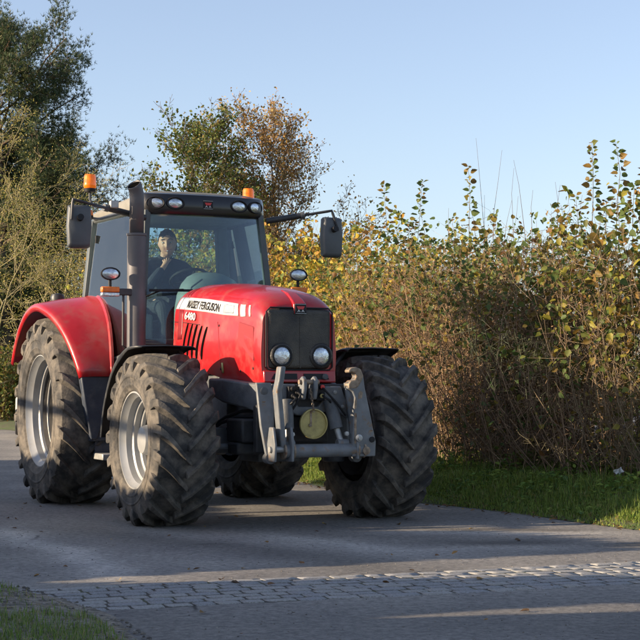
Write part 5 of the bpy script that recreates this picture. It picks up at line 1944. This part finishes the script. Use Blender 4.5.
def tree(name, label, x, y, h, spec, seed, bark, leaf_pal, n_leaf, leaf_size, lmat='leaf', spread=.25, group=None, needles=False, z0=-.1, tip_lv=None, thin=None, cat='tree'):
    root = empty(name, (x, y, z0))
    tag(root, label, cat, group)
    polys, rads, tips = grow((0, 0, 0), h, spec, seed)
    A = np.array([[tuple(p) for p in q] for q in polys])
    Rr = np.array(rads)
    V, F = tubes_np(A[:1], Rr[:1], 10)
    np_mesh('trunk', V, F, M['twig'], np.tile(np.array([bark[0][1]]), (len(V), 1)), root, smooth=True)
    big = Rr[1:, 0] > .02
    Vb, Fb = tubes_np(A[1:][big], Rr[1:][big], 6)
    Vs, Fs = tubes_np(A[1:][~big], np.maximum(Rr[1:][~big], .0045), 3)
    C = np.concatenate([np.repeat(pick(bark, big.sum()), 30, 0), np.repeat(pick(bark, (~big).sum()), 15, 0)])
    np_mesh('limbs', np.concatenate([Vb, Vs]), np.concatenate([Fb, Fs + len(Vb)]), M['twig'], C, root, kind='stuff')
    if n_leaf:
        tp = np.array([[tuple(p) for p in t[0]] for t in tips])
        if thin is not None:
            tp = tp[thin(tp[:, 4])]
        i = rng.integers(0, len(tp), n_leaf)
        k = rng.uniform(1.2, 4, n_leaf)
        s_ = np.minimum(k.astype(int), 3)
        fr = (k - s_)[:, None]
        P = tp[i, s_] * (1 - fr) + tp[i, s_ + 1] * fr
        if needles:
            # tufts of needles: each a fan of thin blades round the twig
            per = needles
            P = np.repeat(P + rng.normal(0, spread * .4, P.shape), per, 0)
            m_ = len(P)
            D = unit(rdir(m_) + np.repeat(unit(tp[i, 4] - tp[i, 2]), per, 0) * .9 + np.array([0, 0, .35]))
            N = rdir(m_)
            S = unit(np.cross(D, N))
            L = rng.uniform(leaf_size[0], leaf_size[1], m_)[:, None]
            wd = L * .12
            Vn = np.stack([P - S * wd * .5, P + S * wd * .5, P + D * L + S * wd * .15, P + D * L - S * wd * .15], 1).reshape(-1, 3)
            Fn = np.arange(m_ * 4).reshape(-1, 4)
            cl = np.repeat(pick(leaf_pal, n_leaf, .3), per, 0) * rng.uniform(.8, 1.2, (m_, 1))
            np_mesh('crown', Vn, Fn, M['needle'], np.repeat(cl, 4, 0), root, kind='stuff')
        else:
            P = P + rng.normal(0, spread, P.shape)
            D = unit(rdir(n_leaf) + np.array([0, 0, -.3]))
            N = rdir(n_leaf) + np.array([0, 0, .5])
            Vn, Fn = leaves_np(P, D, N, rng.uniform(leaf_size[0], leaf_size[1], n_leaf), .8)
            np_mesh('crown', Vn, Fn, M[lmat], np.repeat(pick(leaf_pal, n_leaf, .25), 8, 0), root, kind='stuff')
    return root


one = lambda f: 1.0
cone = lambda f: lerp(1.25, .35, f)
dome = lambda f: .45 + .9 * math.sin(min(1, f * 1.02) * PI) ** .8

PINE = dict(levels=3, n=[(54, 58), (9, 11), (5, 6)], start=[.06, .22, .2], spread=[1.30, .75, .7], ratio=[.30, .42, .42], taper=[lambda f: (.80 + .22 * math.sin(f * 17)) * (1 if f < .85 else 1 - (f - .85) * 3.2), one, one], rr=[.30, .45, .5],
            jit=[.03, .13, .18, .2], up=[.0, .12, .25, .25], r0=.32)
PBARK = [(2, (.12, .085, .06)), (1, (.17, .11, .07))]
NEEDLE = [(4, (.045, .075, .034)), (3, (.065, .095, .036)), (2, (.095, .115, .040)), (1.5, (.13, .13, .045))]
tree('pine_tree', 'tallest dark green pine tree at the left edge of the picture', px_xy(6, 52), 52, 12.9, PINE, 3, PBARK, NEEDLE, 44000, (.07, .165), needles=10, spread=.36)
tree('pine_tree', 'second dark pine tree standing behind the first at far left', px_xy(-55, 58), 58, 12.0, PINE, 9, PBARK, NEEDLE, 9000, (.10, .22), needles=11, spread=.36)
tree('pine_tree', 'shorter pine tree filling the right side of the pine clump', px_xy(34, 55), 55, 9.6, PINE, 44, PBARK, NEEDLE, 24000, (.07, .165), needles=9, spread=.34)
tree('pine_tree', 'low dark pine tree behind the tractor rear mudguard', px_xy(20, 60), 60, 8.4, PINE, 21, PBARK, NEEDLE, 9000, (.10, .22), needles=11, spread=.36)
GOLD = dict(levels=4, n=[(10, 12), (7, 8), (4, 5), (4, 4)], start=[.15, .2, .2, .2], spread=[.95, .7, .6, .6], ratio=[.52, .52, .5, .5], taper=[cone, one, one, one], rr=[.30, .5, .5, .5],
            jit=[.05, .14, .18, .22, .24], up=[0, .25, .2, .1, -.1], r0=.09)
GBARK = [(3, (.38, .32, .17)), (3, (.25, .22, .12)), (1, (.46, .39, .21))]
tree('larch_tree', 'golden twigged half bare tree in front of the pines', px_xy(-4, 44), 44, 8.2, GOLD, 5, GBARK, [(3, (.36, .30, .075)), (2, (.26, .25, .07)), (2, (.15, .18, .05))], 9000, (.022, .06), spread=.16)
tree('larch_tree', 'smaller golden twigged tree above the rear mudguard', px_xy(58, 46), 46, 5.6, GOLD, 15, GBARK, [(3, (.32, .29, .07)), (2, (.18, .20, .05)), (1, (.42, .33, .08))], 6500, (.022, .06), spread=.16)
BARE = dict(levels=4, n=[(9, 10), (6, 8), (4, 5), (3, 4)], start=[.25, .25, .25, .2], spread=[.75, .65, .6, .6], ratio=[.50, .52, .5, .5], taper=[cone, one, one, one], rr=[.42, .5, .5, .5],
            jit=[.06, .12, .16, .2, .2], up=[0, .3, .2, .15, .1], r0=.09)
tree('bare_tree', 'thin bare tree between the mirror and the exhaust', px_xy(120, 50), 50, 6.6, BARE, 8, [(1, (.13, .10, .075))], None, 0, (1, 1))
OAK = dict(levels=4, n=[(18, 20), (9, 10), (6, 7), (4, 5)], start=[.18, .12, .15, .2], spread=[.62, .50, .5, .6], ratio=[.50, .46, .48, .5], taper=[lambda f: lerp(.92, .42, f), one, one, one], rr=[.36, .5, .5, .5],
           jit=[.05, .10, .14, .18, .2], up=[0, .40, .35, .25, .15], r0=.12)
RUST = [(4, (.48, .275, .095)), (3, (.33, .185, .075)), (3, (.52, .35, .10)), (1, (.24, .21, .065))]
tree('oak_tree', 'thinly leaved russet brown tree rising behind the cab roof', px_xy(280, 41), 41, 7.2, OAK, 12, [(2, (.15, .115, .08)), (1, (.22, .17, .11))], RUST, 14000, (.035, .085), spread=.10)
tree('oak_tree', 'smaller russet tree behind the left hand mirror arm', px_xy(322, 40), 40, 4.2, OAK, 33, [(2, (.15, .115, .08)), (1, (.22, .17, .11))], RUST, 6000, (.035, .08), spread=.10)
ASH = dict(OAK)
ASH['n'] = [(15, 17), (8, 9), (6, 7), (4, 5)]
tree('field_maple', 'olive green tree with bare top twigs behind the roof lights', px_xy(189, 39.5), 39.5, 6.9, ASH, 27, [(2, (.12, .09, .06)), (1, (.17, .13, .09))], [(4, (.10, .145, .038)), (3, (.16, .18, .045)), (1.5, (.27, .2, .05))], 13000, (.045, .10), spread=.12,
     thin=lambda p: p[:, 2] < 8.2)

# a crumpled pale scrap at the foot of the hedge
b = MB()
r9 = random.Random(4)
gp = {(i, j): (lerp(-.042, .042, i / 6) + r9.uniform(-.01, .01), r9.uniform(-.035, .035), lerp(-.03, .03, j / 4) + r9.uniform(-.012, .012)) for i in range(7) for j in range(5)}
b.add([gp[i, j] for i in range(7) for j in range(5)], [(i * 5 + j, i * 5 + 5 + j, i * 5 + 6 + j, i * 5 + 1 + j) for i in range(6) for j in range(4)])
sc_ = b.build('paper_scrap', M['white'], None, angle=20, solid=.002)
sc_.location = (px_xy(617, 14.9), 14.9, .36)
sc_.rotation_euler = (R(-25), R(-20), R(20))
tag(sc_, 'crumpled white scrap caught at the foot of the hedge, far right', 'litter')

# ------------------------------------------------------------------ left hedge: stands outside the picture and shades the lane
def shade_hedge():
    root = empty('field_hedge', (0, 0, 0))
    tag(root, 'trimmed field hedge along the left side of the lane', 'hedge')
    ld = np.array([math.cos(R(SUN_AZ)), math.sin(R(SUN_AZ))])
    lc = np.array([-ld[1], ld[0]])
    cs = [3, 7.35, 7.55, 7.72, 7.95, 8.3, 8.8, 9.0, 9.38, 9.62, 10.0, 10.25, 10.6, 11.9, 12.15, 12.3, 12.6, 13.6, 14.4, 15.5, 16.5, 17.6, 18.3, 19.0, 20, 21.5, 26, 34]
    hs = [2.6, 2.5, 1.78, 1.78, 2.5, 2.6, 2.45, 2.0, 1.36, 1.36, 2.0, 2.5, 2.55, 2.4, 2.05, 2.25, 1.93, 1.92, 1.90, 1.95, 1.92, 2.0, 2.4, 1.8, 2.3, 2.2, 2.1, 2.2]
    n = 85000
    c = rng.uniform(4.5, 25, n)
    top = np.interp(c, cs, hs)
    z = rng.uniform(0, 1, n) ** .75 * top
    L = -4.0 - rng.uniform(0, 1.0, n)
    # leaf tops stay under the trimmed line
    top2 = top + (L + 4.0) * -.268 * 0
    P = np.stack([L * ld[0] + c * lc[0], L * ld[1] + c * lc[1], np.minimum(z, top2 - .08)], 1)
    V, F = leaves_np(P, rdir(n), rdir(n), rng.uniform(.08, .15, n), .9)
    np_mesh('foliage', V, F, M['leaf'], np.repeat(pick(DULLG + [(2, (.14, .09, .04))], n), 8, 0), root, kind='stuff')
    n = 420
    c = rng.uniform(4.5, 25, n)
    L = -4.5 + rng.normal(0, .25, n)
    t = np.linspace(0, 1, 4)
    B = np.stack([L * ld[0] + c * lc[0], L * ld[1] + c * lc[1], np.zeros(n)], 1)
    S = B[:, None, :] + np.array([0, 0, 1.0])[None, None] * (np.interp(c, cs, hs) * .95)[:, None, None] * t[None, :, None] + rng.normal(0, .05, (n, 4, 3)) * np.array([1, 1, 0])
    V, F = tubes_np(S, np.tile(np.linspace(.02, .006, 4), (n, 1)), 4)
    np_mesh('stems', V, F, M['twig'], np.repeat(pick(BROWN, n), 16, 0), root, kind='stuff')
    # unseen rail on posts, added to cast a shadow band on the wheels
    fr = empty('shade_rail', (0, 0, 0))
    tag(fr, 'unseen wooden rail on posts added to cast a shadow band', 'shade caster')
    q = lambda cc, LL, zz: (LL * ld[0] + cc * lc[0], LL * ld[1] + cc * lc[1], zz)
    for k in range(4):
        MB().tube([q(12.3 + k * 1.9, -5.25, 0), q(12.3 + k * 1.9, -5.25, 2.75)], .05, 8).build('post', M['wood'], fr)
    MB().box(0, 1, -.02, .02, -.045, .045, Matrix.Translation(q(12.0, -5.15, 2.70)) @ Matrix.Rotation(math.atan2(lc[1], lc[0]), 4, 'Z') @ Matrix.Diagonal((6.2, 1, 1, 1))).build('rail', M['wood'], fr)


shade_hedge()

# ------------------------------------------------------------------ white car far behind, only a corner shows past the rear tyre
def parked_car(x, y, rz):
    r0 = empty('parked_car', (x, y, 0), rz)
    tag(r0, 'small white car mostly hidden behind the tractor rear wheel', 'car')
    prof = [(-1.95, .35), (-2.0, .62), (-1.92, .90), (-1.45, 1.02), (-.95, 1.42), (.55, 1.46), (1.35, .98), (1.9, .86), (2.0, .60), (1.95, .33)]
    rings = []
    for y_, k in ((-.82, .90), (-.80, .97), (-.70, 1.0), (0, 1.01), (.70, 1.0), (.80, .97), (.82, .90)):
        rings.append([(px_ * (.97 + .03 * k), y_ * (.78 if pz > 1.2 else (.97 if pz > .9 else 1)), .33 + (pz - .33) * k) for px_, pz in prof])
    bd = MB().loft(rings).build('body', M['carpaint'], r0, angle=35, bevel=.03, seg=2)
    for sd in (-1, 1):
        MB().prism([(-1.30, sd * .80, 1.02), (1.12, sd * .80, 1.0), (.52, sd * .655, 1.36), (-.88, sd * .655, 1.34)], (0, sd * .02, 0)).build('side_window', M['carglass'], r0)
    MB().prism([(1.22, -.62, 1.06), (1.22, .62, 1.06), (.66, .54, 1.40), (.66, -.54, 1.40)], (.03, 0, .03)).build('windscreen', M['carglass'], r0)
    MB().prism([(-1.40, -.62, 1.08), (-1.40, .62, 1.08), (-1.02, .54, 1.38), (-1.02, -.54, 1.38)], (-.03, 0, .03)).build('rear_window', M['carglass'], r0)
    MB().box(1.92, 2.03, -.78, .78, .30, .50).build('bumper', M['black'], r0, bevel=.03)
    for sd in (-1, 1):
        MB().box(1.86, 1.985, sd * .62 - .14, sd * .62 + .14, .64, .78).build('headlight', M['lens'], r0, bevel=.03)
        for xx in (-1.25, 1.25):
            wh = MB().lathe([(.20, -.09), (.29, -.10), (.315, -.06), (.315, .06), (.29, .10), (.20, .09)], (xx, sd * .74, .31), (0, sd, 0), 28).build('wheel', M['ink'], r0, angle=30)
            MB().lathe([(.20, .085), (.16, .06), (.05, .07), (0, .075)], (xx, sd * .74, .31), (0, sd, 0), 20).build('rim', M['rim'], wh, angle=30)
    return r0


parked_car(-6.12, 36.0, R(-77))
